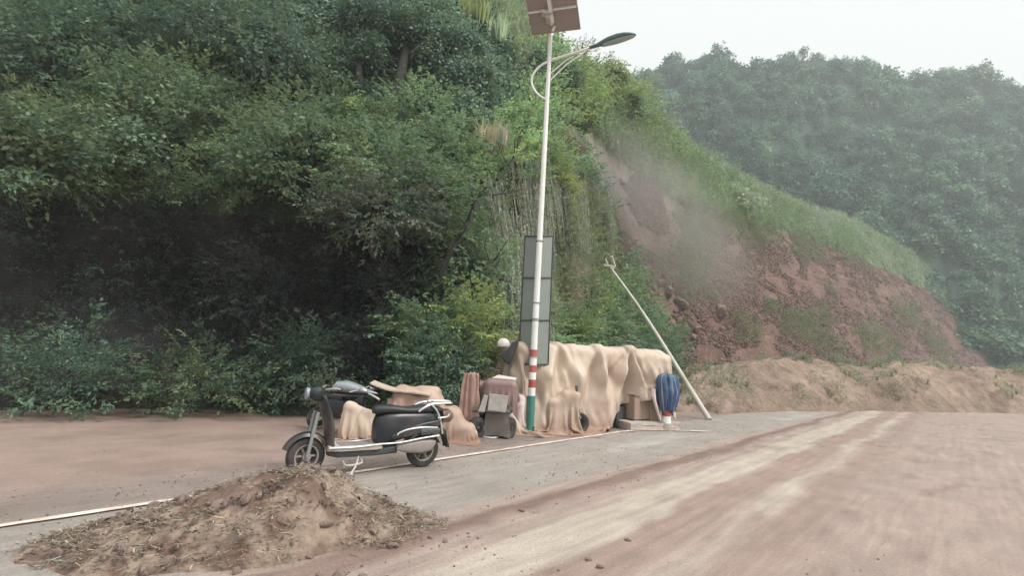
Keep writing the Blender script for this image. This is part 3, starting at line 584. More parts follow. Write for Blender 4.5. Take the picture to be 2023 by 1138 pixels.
# ridge trees
for nm, lb, bl, tk, pal_, n, s_ in [
 ('ridge_tree', 'thin airy tree standing against the sky under the lamp arm', [(1150, 92, 30, 18), (1190, 125, 26, 16)], (1150, 150), OL*.9, 34, 1.0),
 ('ridge_tree', 'olive-green round tree on the ridge under the street lamp head', [(1180, 165, 48, 32), (1215, 150, 26, 20)], (1180, 215), OL*1.4, 210, 1.3),
 ('ridge_tree', 'dark green tree on the ridge directly right of the lamp pole', [(1118, 165, 36, 40), (1105, 215, 24, 28)], (1112, 260), MG*1.0, 170, 1.2),
 ('ridge_tree', 'rightmost ridge tree, dark-centred, before the teal mountain', [(1232, 195, 28, 26), (1250, 215, 20, 18)], (1238, 240), MG*1.25, 110, 1.3),
 ('ridge_tree', 'small sparse tree poking above the ridge left of the lamp pole behind the bow', [(1065, 125, 24, 26), (1050, 160, 22, 24)], (1058, 200), DG*1.6, 90, 1.0),
 ('ridge_tree', 'green tree between the scar and the olive ridge tree', [(1165, 225, 36, 22), (1130, 250, 22, 18)], (1150, 262), MG*1.2, 120, 1.2)]:
    bb = []
    Yd = hit(*tk).y-0.5
    for (x, y, rx, rz_) in bl: c = P(x, y, Yd); bb.append((tuple(c), (rx*Yd/1000, rx*Yd/1400, rz_*Yd/1000)))
    b = P(tk[0], tk[1], Yd+.6); tree(nm, lb, bb, [b, (b+Vector(bb[0][0]))/2+Vector((.2, 0, 0)), Vector(bb[0][0])], ['twig', 'ivy'] if n > 50 else ['fine'], pal_, n, s_*Yd/26, .12)
# trees and shrubs beyond the sharp middle of the photograph
for lb, cs, pal_, n in [
 ('tall dark-green tree at the far left upper slope', [(90, 90, 120, 90, 1.5), (200, 40, 90, 60, 1.5)], DG*1.35, 300),
 ('mid-green spreading tree at the left, above the long dark hollow', [(330, 210, 130, 70, 1.6), (220, 270, 90, 50, 1.6)], MG*.95, 300),
 ('blue-green tree high on the slope at the left', [(450, 60, 110, 70, 1.5), (540, 110, 70, 60, 1.4)], BG, 300),
 ('olive layered tree left of the bright yellow-green shrub', [(590, 280, 80, 55, 1.6), (520, 330, 70, 40, 1.6)], MG, 220),
 ('broad dull-green tree at the left edge over the hollow', [(60, 300, 110, 60, 1.8)], MG*.8, 200)]:
    bl = [blob(*c) for c in cs]; c = cs[0]; tree('slope_tree', lb, bl, [hit(c[0], c[1]+130, .1), hit(c[0]+8, c[1]+60, .9), hit(c[0], c[1], 1.4)], ['ivy', 'frond'], pal_, n, .95, .15)
for a in [(600, 720, 60, 50, 'dark green bush at the foot of the slope left of the covered motorbike', DG*1.2), (380, 760, 90, 50, 'low moss-green bush at the left foot of the slope', MG*.75), (120, 740, 100, 60, 'grey-green bush near the left end of the slope foot', DG*1.3), (500, 560, 80, 60, 'shrub with shade-darkened leaves inside the left part of the hollow', DK*1.8)]:
    shrub(a[0], a[1], a[2], a[3], a[4], ['twig', 'frond'], a[5], 170, .7, out=.8)
for a in [(1450, 400, 50, 30, 'pale green bush at the top edge of the slide', PG)]:
    Yq = hit(a[0], a[1]).y; shrub(a[0], a[1], a[2], a[3], a[4], ['twig', 'ivy'], a[5]*1.1, 110, Yq/22, out=1.0)
# dead trunks lying against the slope
for nm, lb, pts, r in [('dead_tree', 'dark dead trunk leaning diagonally across the middle of the slope', [(868, 545, .9), (900, 480, 1.1), (935, 418, 1.2), (948, 395, 1.0)], .075),
 ('dead_branch', 'thin dark dead branch left of the lamp pole, above the sign board', [(982, 355, .9), (1005, 330, 1.1), (1022, 292, 1.1), (1030, 265, .9)], .05),
 ('dead_branch', 'short dark dead branch right of the diagonal dead trunk', [(955, 525, .9), (978, 512, 1.0), (998, 497, .9)], .035),
 ('dead_branch', 'horizontal pale dead branch crossing the cliff left of the lamp pole', [(975, 385, .8), (1005, 380, 1.0), (1036, 372, 1.0)], .03),
 ('dead_branch', 'small dead branch sticking out of the top of the slide scar', [(1175, 398, .8), (1190, 404, 1.2), (1205, 402, 1.5)], .05)]:
    bm = bmesh.new(); q = curve([hit(a, b, c+(.2 if a > 1100 else 1.0)) for a, b, c in pts], 5); tube(bm, q, [r*(1-.55*i/len(q))*rr(.85, 1.15) for i in range(len(q))], 8)
    for i in (len(q)//3, len(q)//2, 2*len(q)//3): tube(bm, [q[i], q[i]+Vector((rr(-.3, .3), -.25, .35)), q[i]+Vector((rr(-.5, .5), -.4, .7))], [r*.4, r*.25, r*.1], 5)
    tag(obj(nm, bm, M_bark), lb, 'branch' if 'branch' in nm else 'dead tree')
# boulders in the slide, each a thing
def rock_bm(r, sd_):
    bm = bmesh.new(); bmesh.ops.create_icosphere(bm, subdivisions=3, radius=1)
    for v in bm.verts:
        c = v.co.copy(); n_ = float(fbm(c.x*1.6+sd_, c.y*1.6, c.z*1.6, s=sd_, o=3)); v.co = Vector((c.x*r*1.3, c.y*r, c.z*r*.75))*(1+1.1*n_)
        v.co = Vector([round(k/(r*.28))*(r*.28)*.45+k*.55 for k in v.co])
    return bm
spots = [(int(1255+75*random.random()+k*2), int(520+150*random.random()), rr(2.5, 8)) for k in range(26)]+[(1301, 560, 9), (1318, 578, 12), (1292, 602, 8), (1310, 622, 14), (1326, 640, 9), (1288, 636, 6), (1276, 575, 6), (1322, 545, 8), (1262, 540, 6), (1345, 600, 12), (1370, 650, 12), (1420, 620, 14)]
for i, (x, y, s_) in enumerate(spots):
    c = hit(x, y, .2); o = obj('boulder', rock_bm(s_*c.y/1000, i+3), M_rock); o.location = c; o.rotation_euler = (rr(0, 1), rr(0, 1), rr(0, 6))
    tag(o, 'reddish brown boulder lying among the others on the bare earth slide', 'rock', 'boulders in the slide')
RM_ = zs['scar'] & (jx > 1100); rp_ = pos[RM_]; rq_ = np.repeat(rp_, 8, 0); rq_ = rq_+RNG.normal(0, .5, rq_.shape)*np.array([1, .3, .8]); xr_ = rq_[:, 0]/rq_[:, 1]; rq_[:, 1] = S(xr_, rq_[:, 2]); rq_[:, 0] = xr_*rq_[:, 1]; rq_ = rq_[(rq_[:, 2] > 0) & (fbm(rq_[:, 0]*.3, rq_[:, 2]*.4, s=210) > -.08)]
rub = gravel('rubble', 0, lambda n: rq_, (.03, .2), (.19, .128, .105)); tag(rub, kind='stuff')
# earth bank along the far roadside
ux = np.linspace(0.30, 1.5, 160); tv = np.linspace(0, 1, 40); UX, TV = np.meshgrid(ux, tv, indexing='ij')
D_b = np.interp(UX, [.3, .4, .7, 1.1, 1.5], [18, 19, 24, 30, 34]); hh = np.interp(UX, [.3, .36, .5, .8, 1.1, 1.5], [.2, 1.4, 1.9, 2.3, 2.6, 2.6])*(1+.5*fbm(UX*9, 0*UX, s=101))
ZB = hh*np.sin(TV*PI*.75)/1.0-0.05; DBk = D_b-1.5+TV*6 + 2.2*fbm(UX*14, TV*4, s=103)
V = np.stack([UX*DBk, DBk, ZB+.7*fbm(UX*26, TV*7, s=104)*np.sin(TV*PI)], -1).reshape(-1, 3)
nb = (fbm(UX*22, TV*5, s=106)+.5).reshape(-1, 1)
tag(np_mesh('earth_bank', V, grid_quads(160, 40), M_earth, col=np.array([.27, .20, .155])*(.5+1.0*nb), smooth=True), kind='structure')
Bk = Leaves(); n_ = 900; i_ = RNG.integers(0, 159, n_); j_ = RNG.integers(4, 34, n_); bp_ = V.reshape(160, 40, 3)[i_, j_]; kk = fbm(bp_[:, 0]*.4, bp_[:, 1]*.4, s=107) > .02; bp_ = bp_[kk]
Bk.add('grass', bp_[::4], (0, -1, .2), .6, DRY*.6, yaw=3.1); Bk.add('fine', bp_, (0, -1, .4), 1.0, MG, yaw=3.1); tag(Bk.build('bank_weeds'), kind='stuff')
# low spoil heap where the cliff meets the verge
#==PART3==
# ------------------------------------------------------------------ street lamp
Yp = G(1046, 855).y; pb = G(1046, 855); wpp = Yp/1000
lamp = thing('street_lamp', 'tall white solar street lamp with red bands and green foot beside the sign board', 'street lamp', pb)
def L_(px, py, dy=0): return P(px, py, Yp+dy)-pb
top = L_(1088, 62); px0 = [(1046, 855), (1047.5, 782), (1049, 742)]
def axis(z): return Vector((top.x*z/top.z, top.y*z/top.z, z))
def rad(z): return 0.078-0.034*z/top.z
def zpy(py): return L_(1046+42*(855-py)/795, py).z
segs = [(0.02, zpy(782), M_grn, 'green_foot'), (zpy(782), zpy(766), M_white, 'white_band'), (zpy(766), zpy(750), M_redp, 'red_band'), (zpy(750), zpy(736), M_white, 'white_band'),
        (zpy(736), zpy(722), M_redp, 'red_band'), (zpy(722), zpy(706), M_white, 'white_band'), (zpy(706), zpy(691), M_redp, 'red_band'), (zpy(691), top.z+.05, M_white, 'pole')]
for z0, z1, m, n in segs:
    bm = bmesh.new(); k = max(2, int((z1-z0)/.4)); zs_ = [z0+(z1-z0)*i/k for i in range(k+1)]
    tube(bm, [axis(z) for z in zs_], [rad(z)+(.004 if 'band' in n else 0)+(.012 if 'foot' in n else 0) for z in zs_], 20); obj(n, bm, m, lamp)
bm = bmesh.new(); bx(bm, (0, 0, .012), (.34, .34, .024))
for a in (-1, 1):
    for b in (-1, 1): tube(bm, [(a*.13, b*.13, .02), (a*.13, b*.13, .07)], .014, 6)
for k in range(4):
    a = k*PI/2+PI/4; bx(bm, (math.cos(a)*.1, math.sin(a)*.1, .08), (.07, .008, .12), Matrix.Rotation(a, 3, 'Z'))
obj('base_plate', bm, M_grn, lamp, smooth=False)
# collar joint half way
bm = bmesh.new(); zc = zpy(632); tube(bm, [axis(zc-.03), axis(zc+.03)], rad(zc)+.006, 20); obj('collar', bm, M_gry, lamp)
bm = bmesh.new()                                                   # bow on the left
tube(bm, curve([L_(x, y) for x, y in ((1086, 121), (1073, 126), (1060, 137), (1052, 150), (1050.5, 163), (1055, 176), (1064, 187), (1078, 196))], 5), .026, 10); obj('bow', bm, M_white, lamp)
ad = -.25
bm = bmesh.new(); tube(bm, curve([L_(1085, 119), L_(1110, 112, ad*.3), L_(1145, 101, ad*.7), L_(1180, 88, ad)], 5), [.03]*16, 10); obj('arm', bm, M_white, lamp)
bm = bmesh.new(); tube(bm, [L_(1086, 146), L_(1120, 117, ad*.4), L_(1133, 111, ad*.5)], .016, 8); obj('brace', bm, M_white, lamp)
bm = bmesh.new(); tube(bm, [L_(1085, 160), L_(1120, 126, ad*.4), L_(1152, 104, ad*.75), L_(1160, 97, ad*.8)], .018, 8); obj('brace', bm, M_white, lamp)
# lamp head : a flat drop lofted along its axis
h0, h1 = L_(1173, 91, ad), L_(1256, 67, ad-.15); ax = (h1-h0); hl = ax.length; X = ax.normalized(); Yv = Vector((0, 1, 0)); Yv = (Yv-X*Yv.dot(X)).normalized(); Zv = X.cross(Yv)*1.0
if Zv.z < 0: Zv = -Zv
Yv = Zv.cross(X)
Mh = Matrix(((X.x, Yv.x, Zv.x, h0.x), (X.y, Yv.y, Zv.y, h0.y), (X.z, Yv.z, Zv.z, h0.z), (0, 0, 0, 1)))
prof = [(0, .035, .035), (.08, .05, .05), (.2, .09, .075), (.36, .13, .1), (.55, .155, .105), (.72, .145, .085), (.86, .11, .055), (.96, .06, .03), (1, .02, .012)]
bm = bmesh.new(); loft(bm, [(t*hl, 0, w, -.035, h, 2.2) for t, w, h in prof], 24); bm.transform(Mh); hd = obj('lamp_head', bm, M_lamp, lamp)
bm = bmesh.new(); loft(bm, [(t*hl, 0, w*.72, -.05, -.02, 2.4) for t, w, h in prof[2:8]], 24); bm.transform(Mh); obj('lens', bm, M_glass, hd)
bm = bmesh.new(); loft(bm, [(-.1, 0, .04, -.035, .035, 2), (.1, 0, .045, -.04, .045, 2)], 16); bm.transform(Mh); obj('socket', bm, M_dgry, hd)
# solar panel, leaning up towards the road, seen from below
phi, tilt = math.radians(-16), math.radians(22)
e1 = Vector((math.cos(phi), math.sin(phi), 0)); e2 = Vector((math.sin(phi)*math.cos(tilt), -math.cos(tilt)*math.cos(phi), math.sin(tilt))); e3 = e1.cross(e2)
oc = L_(1099, 62, -.1)
def Mp(c, sx, sy, sz): return Matrix(((e1.x*sx, e2.x*sy, e3.x*sz, c.x), (e1.y*sx, e2.y*sy, e3.y*sz, c.y), (e1.z*sx, e2.z*sy, e3.z*sz, c.z), (0, 0, 0, 1)))
def pbox(bm, u, v, w, su, sv, sw): bmesh.ops.create_cube(bm, size=1, matrix=Mp(oc+e1*u+e2*v+e3*w, su, sv, sw))
for su in (-1, 1):
    for r_i in range(2):
        bm = bmesh.new(); pbox(bm, su*.282, .275+r_i*.56, 0, .53, .52, .02); p_ = obj('solar_panel', bm, M_pan, lamp, smooth=False)
        bm = bmesh.new()
        for s2 in (-1, 1):
            pbox(bm, su*.282+s2*.272, .275+r_i*.56, 0, .022, .555, .045)
            pbox(bm, su*.282, .275+r_i*.56+s2*.266, 0, .522, .022, .045)
        obj('panel_frame', bm, M_sil if r_i else M_pan, p_, smooth=False)
bm = bmesh.new()
for v in (.25, .95): pbox(bm, 0, v, -.05, 1.1, .045, .05) if False else None
pbox(bm, -.0, .555, .045, 1.08, .03, .03); pbox(bm, -.03, .72, .085, .075, .85, .05); obj('panel_rail', bm, M_white, lamp, smooth=False)
bm = bmesh.new(); c = L_(1081, 26, -.55); bx(bm, c, (.25, .16, .07)); tube(bm, [c+Vector((0, 0, -.02)), L_(1084, 44, -.3)], [.07, .05], 12); obj('panel_bracket', bm, M_sil, lamp, bevel=.008)
bm = bmesh.new(); tube(bm, [top, top+Vector((0, -.02, .12)), L_(1090, 44, -.3)], [.05, .055, .05], 12); bx(bm, L_(1095, 54, -.22), (.06, .05, .2), Matrix.Rotation(.35, 3, 'Y')); obj('tilt_joint', bm, M_white, lamp)
# ------------------------------------------------------------------ sign board, seen from behind
Ys = Yp+.22; zt, zb = P(1065, 466, Ys), P(1053, 720, Ys)
sb = thing('sign_board', 'tall folded grey sign board seen from behind, standing right behind the lamp pole', 'sign', (zb.x, Ys, 0))
def sg(px, py, dy=0): return P(px, py, Ys+dy)-Vector((zb.x, Ys, 0))
def panel(bm, a, b, c, d, th=.03):
    a, b, c, d = [Vector(k) for k in (a, b, c, d)]; n = (b-a).cross(d-a).normalized()*th/2
    v = [bm.verts.new(k+s*n) for s in (1, -1) for k in (a, b, c, d)]
    for f in ((0, 1, 2, 3), (7, 6, 5, 4), (0, 4, 5, 1), (1, 5, 6, 2), (2, 6, 7, 3), (3, 7, 4, 0)): bm.faces.new([v[i] for i in f])
M_sg1 = mat('sign_back_grey', (0.22, 0.25, 0.228), 0.5, .1, var=.05, scale=2, dirt=(.26, .25, .22), dirtamt=.4)
tT, tB = 466, 720
def xl(py): return 1024+13*(720-py)/254
def xr(py): return 1083+10*(720-py)/254
def xm_(py): return 1053+12*(720-py)/254
for a, b, n in ((xl, xm_, 'left'), (xm_, xr, 'right')):
    dl, dr = (.26, -.02) if n == 'left' else (-.02, .12)
    for y0, y1 in ((466, 548), (550, 632), (634, 720)):
        bm = bmesh.new(); panel(bm, sg(a(y1), y1, dl), sg(b(y1), y1, dr), sg(b(y0), y0, dr), sg(a(y0), y0, dl)); obj('sheet', bm, M_sg1, sb, smooth=False)
bm = bmesh.new()
for y in (466, 549, 633, 720): tube(bm, [sg(xl(y)-.5, y, .23), sg(xm_(y), y, -.06), sg(xr(y)+.5, y, .10)], .017, 6)
for f_, d_ in ((xl, .23), (xr, .10)): tube(bm, [sg(f_(721), 721, d_), sg(f_(465), 465, d_)], .016, 6)
obj('frame', bm, M_dgry, sb)
for y in (480, 600, 705):
    bm = bmesh.new()
    z = sg(1050, y).z; c = Vector((pb.x, pb.y, 0))+axis(z)-Vector((zb.x, Ys, 0)); r = rad(z)+.012
    tube(bm, [c+Vector((math.cos(t)*r, math.sin(t)*r, 0)) for t in np.linspace(0, 2*PI, 20)[:-1]], .012, 6, closed=True)
    obj('clamp', bm, M_gry, sb)
# ------------------------------------------------------------------ cloth
class RBox:                              # rounded box collider
    def __init__(s, c, h, r=.1, yaw=0, pitch=0): s.c = np.array(c, float); s.h = np.array(h, float)-r; s.r = r; s.R = np.array((Matrix.Rotation(yaw, 3, 'Z') @ Matrix.Rotation(pitch, 3, 'Y')))
    def push(s, X, th):
        q = (X-s.c)@s.R; a = np.abs(q)-s.h; o = np.maximum(a, 0); l = np.linalg.norm(o, axis=1); R_ = s.r+th; m = l < R_
        ins = (a.max(1) < 0); m2 = m & ~ins; k = np.zeros_like(q)
        if m2.any(): k[m2] = np.sign(q[m2])*o[m2]/l[m2][:, None]*(R_-l[m2])[:, None]
        if ins.any():
            j = a[ins].argmax(1); ii = np.where(ins)[0]; k[ii, j] = np.sign(q[ii, j])*(R_-a[ii, j])
        return k@s.R.T, (m2 | ins)
_cm = {}
def cloth_mat(m):                        # same sheet, multiplied by its own seams, hems and mud splashes
    if m.name not in _cm:
        c = m.copy(); t = c.node_tree; b = t.nodes['Principled BSDF']; src = b.inputs['Base Color'].links[0].from_socket; a = t.nodes.new('ShaderNodeAttribute'); a.attribute_name = 'Col'
        x = t.nodes.new('ShaderNodeMix'); x.data_type = 'RGBA'; x.blend_type = 'MULTIPLY'; x.inputs[0].default_value = 1; t.links.new(src, x.inputs[6]); t.links.new(a.outputs['Color'], x.inputs[7]); t.links.new(x.outputs[2], b.inputs['Base Color']); _cm[m.name] = c
    return _cm[m.name]
def drape(name, nu, nv, P0, rest, cols, mat_, label=None, cat=None, parent=None, group=None, steps=170, iters=9, pins=None, th=.015, wind=None, post=None, wrinkle=0, fric=.45, seed=1, cutmask=None, kind_name=None, thick=.008, comp=.002):
    """cloth of nu x nv points let fall over colliders; P0 start positions, rest 2-D rest coordinates"""
    X = P0.reshape(-1, 3).copy(); rg = np.random.default_rng(seed); X += rg.normal(0, .006, X.shape); V = np.zeros_like(X); id_ = np.arange(nu*nv).reshape(nu, nv); R2 = rest.reshape(-1, 2)
    cons = []
    def add(a, b, k): a, b = a.ravel(), b.ravel(); cons.append((a, b, np.linalg.norm(R2[a]-R2[b], axis=1), k))
    for o in (0, 1):
        add(id_[o:-1:2], id_[o+1::2][:len(id_[o:-1:2])], .5); add(id_[:, o:-1:2], id_[:, o+1::2][:, :id_[:, o:-1:2].shape[1]], .5)
        a = id_[:-1, o:-1:2]; b = id_[1:, o+1::2][:, :a.shape[1]]; add(a, b, .35); a = id_[1:, o:-1:2]; b = id_[:-1, o+1::2][:, :a.shape[1]]; add(a, b, .35)
    bend = []
    for o in (0, 1, 2, 3):
        a = id_[o:-2:4]; b = id_[o+2::4][:len(a)]; a = a[:len(b)]; bend.append((a, b)); a = id_[:, o:-2:4]; b = id_[:, o+2::4]; a = a[:, :b.shape[1]]; bend.append((a, b))
    for a, b in bend: add(a, b, .12)
    pin = np.zeros(len(X), bool); tgt = X.copy()
    if pins:
        for (i, j, p) in pins: k = id_[i, j]; pin[k] = True; tgt[k] = p
    dt = 1/50; start = X.copy(); cons = [c for c in cons if len(c[0])]
    for st in range(steps):
        prev = X.copy(); V[:, 2] -= 9.8*dt; V *= .985
        if wind is not None: V += np.array(wind)*dt
        sp_ = np.linalg.norm(V, axis=1, keepdims=True); V *= np.minimum(1, 3.0/np.maximum(sp_, 1e-6)); X = X+V*dt
        for it in range(iters):
            for a, b, L0, k in cons:
                d = X[b]-X[a]; l = np.linalg.norm(d, axis=1); k2 = np.where(l < L0, k*.6, k) if k > .2 else k
                c = d*((l-L0)/np.maximum(l, 1e-6)*k2)[:, None]; X[a] += c; X[b] -= c
            if pin.any(): w = min(1, st/60); X[pin] = start[pin]*(1-w)+tgt[pin]*w
            if it % 3 == 2:
                for cl in cols:
                    dd_, m = cl.push(X, th); X += dd_
                    if m.any(): X[m] = X[m]+(prev[m]-X[m])*fric
                m = X[:, 2] < .02; X[m, 2] = .02; X[m, :2] += (prev[m, :2]-X[m, :2])*.3
        V = (X-prev)/dt
    if wrinkle:
        g = X.reshape(nu, nv, 3); n_ = norm(np.cross(np.gradient(g, axis=0), np.gradient(g, axis=1))).reshape(-1, 3)
        tri = lambda q: 1-4*np.abs(q-np.floor(q)-.5); hx = X[:, 0]*.9+X[:, 1]*.45; f = 0
        for k_ in range(5):               # straight sharp crease lines, each family in its own patches
            an = rg.uniform(-.65, .65)+(PI/2 if k_ == 4 else 0); fq = rg.uniform(1.8, 5); q_ = (hx*math.cos(an)+X[:, 2]*math.sin(an))*fq+.35*fbm(hx*1.5, X[:, 2]*1.5, s=seed+k_)*2+rg.uniform(0, 1)
            f = f+tri(q_)*smooth(-.08, .14, fbm(hx*1.1+k_*7, X[:, 1]+X[:, 2]*1.1, s=seed+20+k_))*2.4/fq; X = X+n_*(f*wrinkle*smooth(.02, .12, X[:, 2]))[:, None]
    if post is not None: X = post(X)
    if not np.isfinite(X).all(): print('CLOTH NAN', name)
    Q = grid_quads(nu, nv)
    if cutmask is not None: Q = Q[cutmask[:-1, :-1].ravel()]
    base = X.mean(0); base[2] = 0
    if parent is not None: base = np.array(parent.location)
    g_ = rest.reshape(nu, nv, 2); f_ = 1+.16*fbm(g_[..., 0]*1.3, g_[..., 1]*1.3, s=seed+50); sm_ = np.ones((nu, nv))
    for i in range(nu):
        if i % 31 == 17: sm_[i] = .80
    sm_[:2] = .86; sm_[-2:] = .86; sm_[:, :2] = .84; sm_[:, -2:] = .84; f_ = f_*sm_
    zz_ = X[:, 2]+.25*fbm(X[:, 0]*4, X[:, 1]*4, X[:, 2]*3, s=seed+60); mud_ = 1-smooth(.0, .28, zz_); cc_ = lerp(np.ones(3)[None], np.array([.74, .62, .56])[None], mud_)*f_.reshape(-1, 1)
    o = np_mesh(name, X-base, Q, cloth_mat(mat_), parent, col=cc_, smooth=True)
    if parent is None: o.location = base
    if label: tag(o, label, cat, group)
    sm = o.modifiers.new('s', 'SUBSURF'); sm.levels = 1; sm.render_levels = 1
    so_ = o.modifiers.new('t', 'SOLIDIFY'); so_.thickness = thick; so_.offset = 1
    return o
def sheet(org, ax_, ay_, us, vs, z, comp=(1, 1), crumple=.0, seed=3):
    """flat start positions and rest coordinates; us, vs metres along ax_ (right) and ay_ (back)"""
    UU, VV = np.meshgrid(us, vs, indexing='ij'); mu, mv = UU.mean(), VV.mean()
    U2 = mu+(UU-mu)*comp[0]; V2 = mv+(VV-mv)*comp[1]
    P0 = np.array(org)+U2[..., None]*np.array(ax_)+V2[..., None]*np.array(ay_)+np.array([0, 0, z]); P0[..., 2] += crumple*fbm(UU*2.5, VV*2.5, s=seed)
    return P0, np.stack([UU, VV], -1)
# --- the covered van
yaw = math.radians(26); vx = np.array([math.cos(yaw), math.sin(yaw), 0]); vy = np.array([-math.sin(yaw), math.cos(yaw), 0]); vo_ = np.array([0.17, 11.06, 0])
def vp(u, v, z): return vo_+vx*u+vy*v+np.array([0, 0, z])
def vpx(px, v=0): k = IX(px); return float((k*(vo_[1]+vy[1]*v)-(vo_[0]+vy[0]*v))/(vx[0]-k*vx[1]))
LV = 4.38
van = thing('covered_van', 'van-sized vehicle hidden under the big tan tarpaulin, only its dark underside showing', 'van', Vector(vp(LV/2, .8, 0)), yaw)
bm = bmesh.new(); loft(bm, [(-2.0, 0, .45, .35, 1.2, 4), (-1.9, 0, .5, .28, 1.55, 5), (-1.7, 0, .52, .25, 1.68, 6), (1.8, 0, .52, .25, 1.68, 6), (1.95, 0, .5, .28, 1.55, 5), (2.02, 0, .45, .4, 1.3, 4)], 28); obj('body', bm, M_dgry, van)
for sx in (-1.45, 1.4):
    for sy in (-.5, .5):
        bm = bmesh.new(); lathe(bm, [(.01, -.08), (.18, -.08), (.27, -.09), (.3, -.06), (.3, .06), (.27, .09), (.18, .08), (.01, .08)], 28, Matrix.Translation((sx, sy, .3))); obj('wheel', bm, M_rub, van)
cols = [RBox(vp(LV/2, .8, .95), (LV/2, .8, .95), .22, yaw), RBox(vp(3.15, .12, 1.84), (.13, .16, .16), .1, yaw), RBox(vp(2.2, .1, 1.80), (.16, .18, .15), .1, yaw), RBox(vp(LV-.2, .25, 1.55), (.3, .3, .25), .15, yaw),
        RBox(vp(.9, -.02, .62), (.35, .18, .62), .12, yaw)]
us = np.linspace(-1.0, LV+.85, 124); hem = np.interp(us, [-1, vpx(1165), vpx(1194), vpx(1205), vpx(1245), vpx(1262), vpx(1290), LV-.2, LV+.85], [1.95, 1.95, 1.95, 1.12, .95, .9, .8, .62, .8]) + .06*fbm(us*2.3, 0*us, s=7)
vsn = np.linspace(0, 1, 88); UU, VV = np.meshgrid(us, vsn, indexing='ij'); VR = -hem[:, None]-.12+VV*(hem[:, None]+.12+2.5)
mu = us.mean(); P0 = vo_+((mu+(UU-mu)*.88)[..., None])*vx+VR[..., None]*vy+np.array([0, 0, 2.12]); P0[..., 2] += .12*fbm(UU*2.2, VR*.8, s=12)
iu = lambda u: int(np.argmin(abs(us-u)))
pins = [(iu(vpx(1292)), 0, vp(vpx(1292)-.15, -.28, .98)), (iu(vpx(1178)), 0, vp(vpx(1178), -.42, .03)), (iu(vpx(1196)), 0, vp(vpx(1196)-.1, -.30, .04)), (iu(-.95), 8, vp(-.25, -.35, .5))]
def van_folds(X):
    q = X-vo_; u = q@vx; v = q@vy; z = q[:, 2]; w = smooth(.25, -.02, v)*smooth(1.93, 1.75, z)*smooth(-.1, .15, z); D = np.zeros(len(X)); W = np.zeros(len(X))+1e-3
    for ua, za, fr, am, ph in ((vpx(1186), 2.0, 7, .20, .3), (vpx(1250), 1.98, 9, .22, 1.1), (vpx(1110), 2.05, 5.5, .22, 2.0), (vpx(1030), 1.9, 7, .12, .5), (vpx(1305), 1.6, 8, .12, .2)):
        du = u-ua; dz = np.maximum(za-z, .02); th_ = np.arctan2(du, dz); rr_ = np.hypot(du, dz); k = np.exp(-(th_/.55)**2)
        qq = th_*fr/2/PI*(1+.3*vn(th_*3+ph, 0*u+ph, s=5))+ph; f = 1-4*np.abs(qq-np.floor(qq)-.5); D += k*f*am*np.clip(rr_/.7, .15, 1.3); W += k
    D = D/np.maximum(W, .7)+.05*fbm(u*1.6, z*2.2, s=44)
    return X - vy*((D*w)[:, None])
drape('tarpaulin', 124, 88, P0, np.stack([UU, VR], -1), cols, M_tarp, 'huge tan tarpaulin draped in folds over the van-sized load, ragged hem lifted at the right', 'tarpaulin', pins=pins, steps=170, seed=5, wrinkle=.011, post=van_folds)
# dark clip on top
bm = bmesh.new(); c = Vector(vp(vpx(1250)+.05, .12, 2.04)); tube(bm, curve([c+Vector((-.22, 0, -.02)), c+Vector((-.05, -.03, .04)), c+Vector((.1, .02, .02)), c+Vector((.25, 0, .0))], 5), .025, 8)
tag(obj('iron_weight', bm, M_dgry), 'small dark iron bar weighing down the top edge of the huge tan tarpaulin', 'weight')
# boxes and slabs below the lifted hem
def crate(name, lab, c, s, rz, m, cat='box', lid=True):
    t = thing(name, lab, cat, c, rz); bm = bmesh.new(); bx(bm, (0, 0, s[2]/2), s); obj('body', bm, m, t, smooth=False, bevel=.012)
    if lid:
        bm = bmesh.new(); bx(bm, (-s[0]*.28, -.02, s[2]+.012), (s[0]*.5, s[1]*1.02, .02), Matrix.Rotation(.12, 3, 'Y')); bx(bm, (s[0]*.28, 0, s[2]+.02), (s[0]*.5, s[1], .02), Matrix.Rotation(-.18, 3, 'Y')); obj('flap', bm, m, t, smooth=False)
    return t
crate('cardboard_box', 'squarish brown box tucked under the lifted right hem of the huge tan tarpaulin', Vector(vp(vpx(1270), .1, .22)), (.62, .45, .55), yaw+.1, M_card)
crate('cardboard_box', 'narrow upright brown box at the right end under the huge tan tarpaulin', Vector(vp(vpx(1294), .05, .2)), (.3, .4, .72), yaw-.1, M_card)
crate('cardboard_box', 'small dark box left of the squarish box, in the shade under the hem', Vector(vp(vpx(1235), .25, 0)), (.4, .4, .5), yaw+.3, M_dgry, lid=False)
t = thing('concrete_slab', 'low pale concrete slab under the boxes beside the verge line', 'slab', Vector(vp(vpx(1278), -.05, 0)), yaw)
bm = bmesh.new(); bx(bm, (0, 0, .1), (1.5, .8, .2)); bmesh.ops.subdivide_edges(bm, edges=bm.edges, cuts=6, use_grid_fill=True)
for v in bm.verts: v.co += Vector((rr(-.01, .01), rr(-.012, .012), rr(-.01, .006)))
obj('slab', bm, M_conc, t, smooth=False)
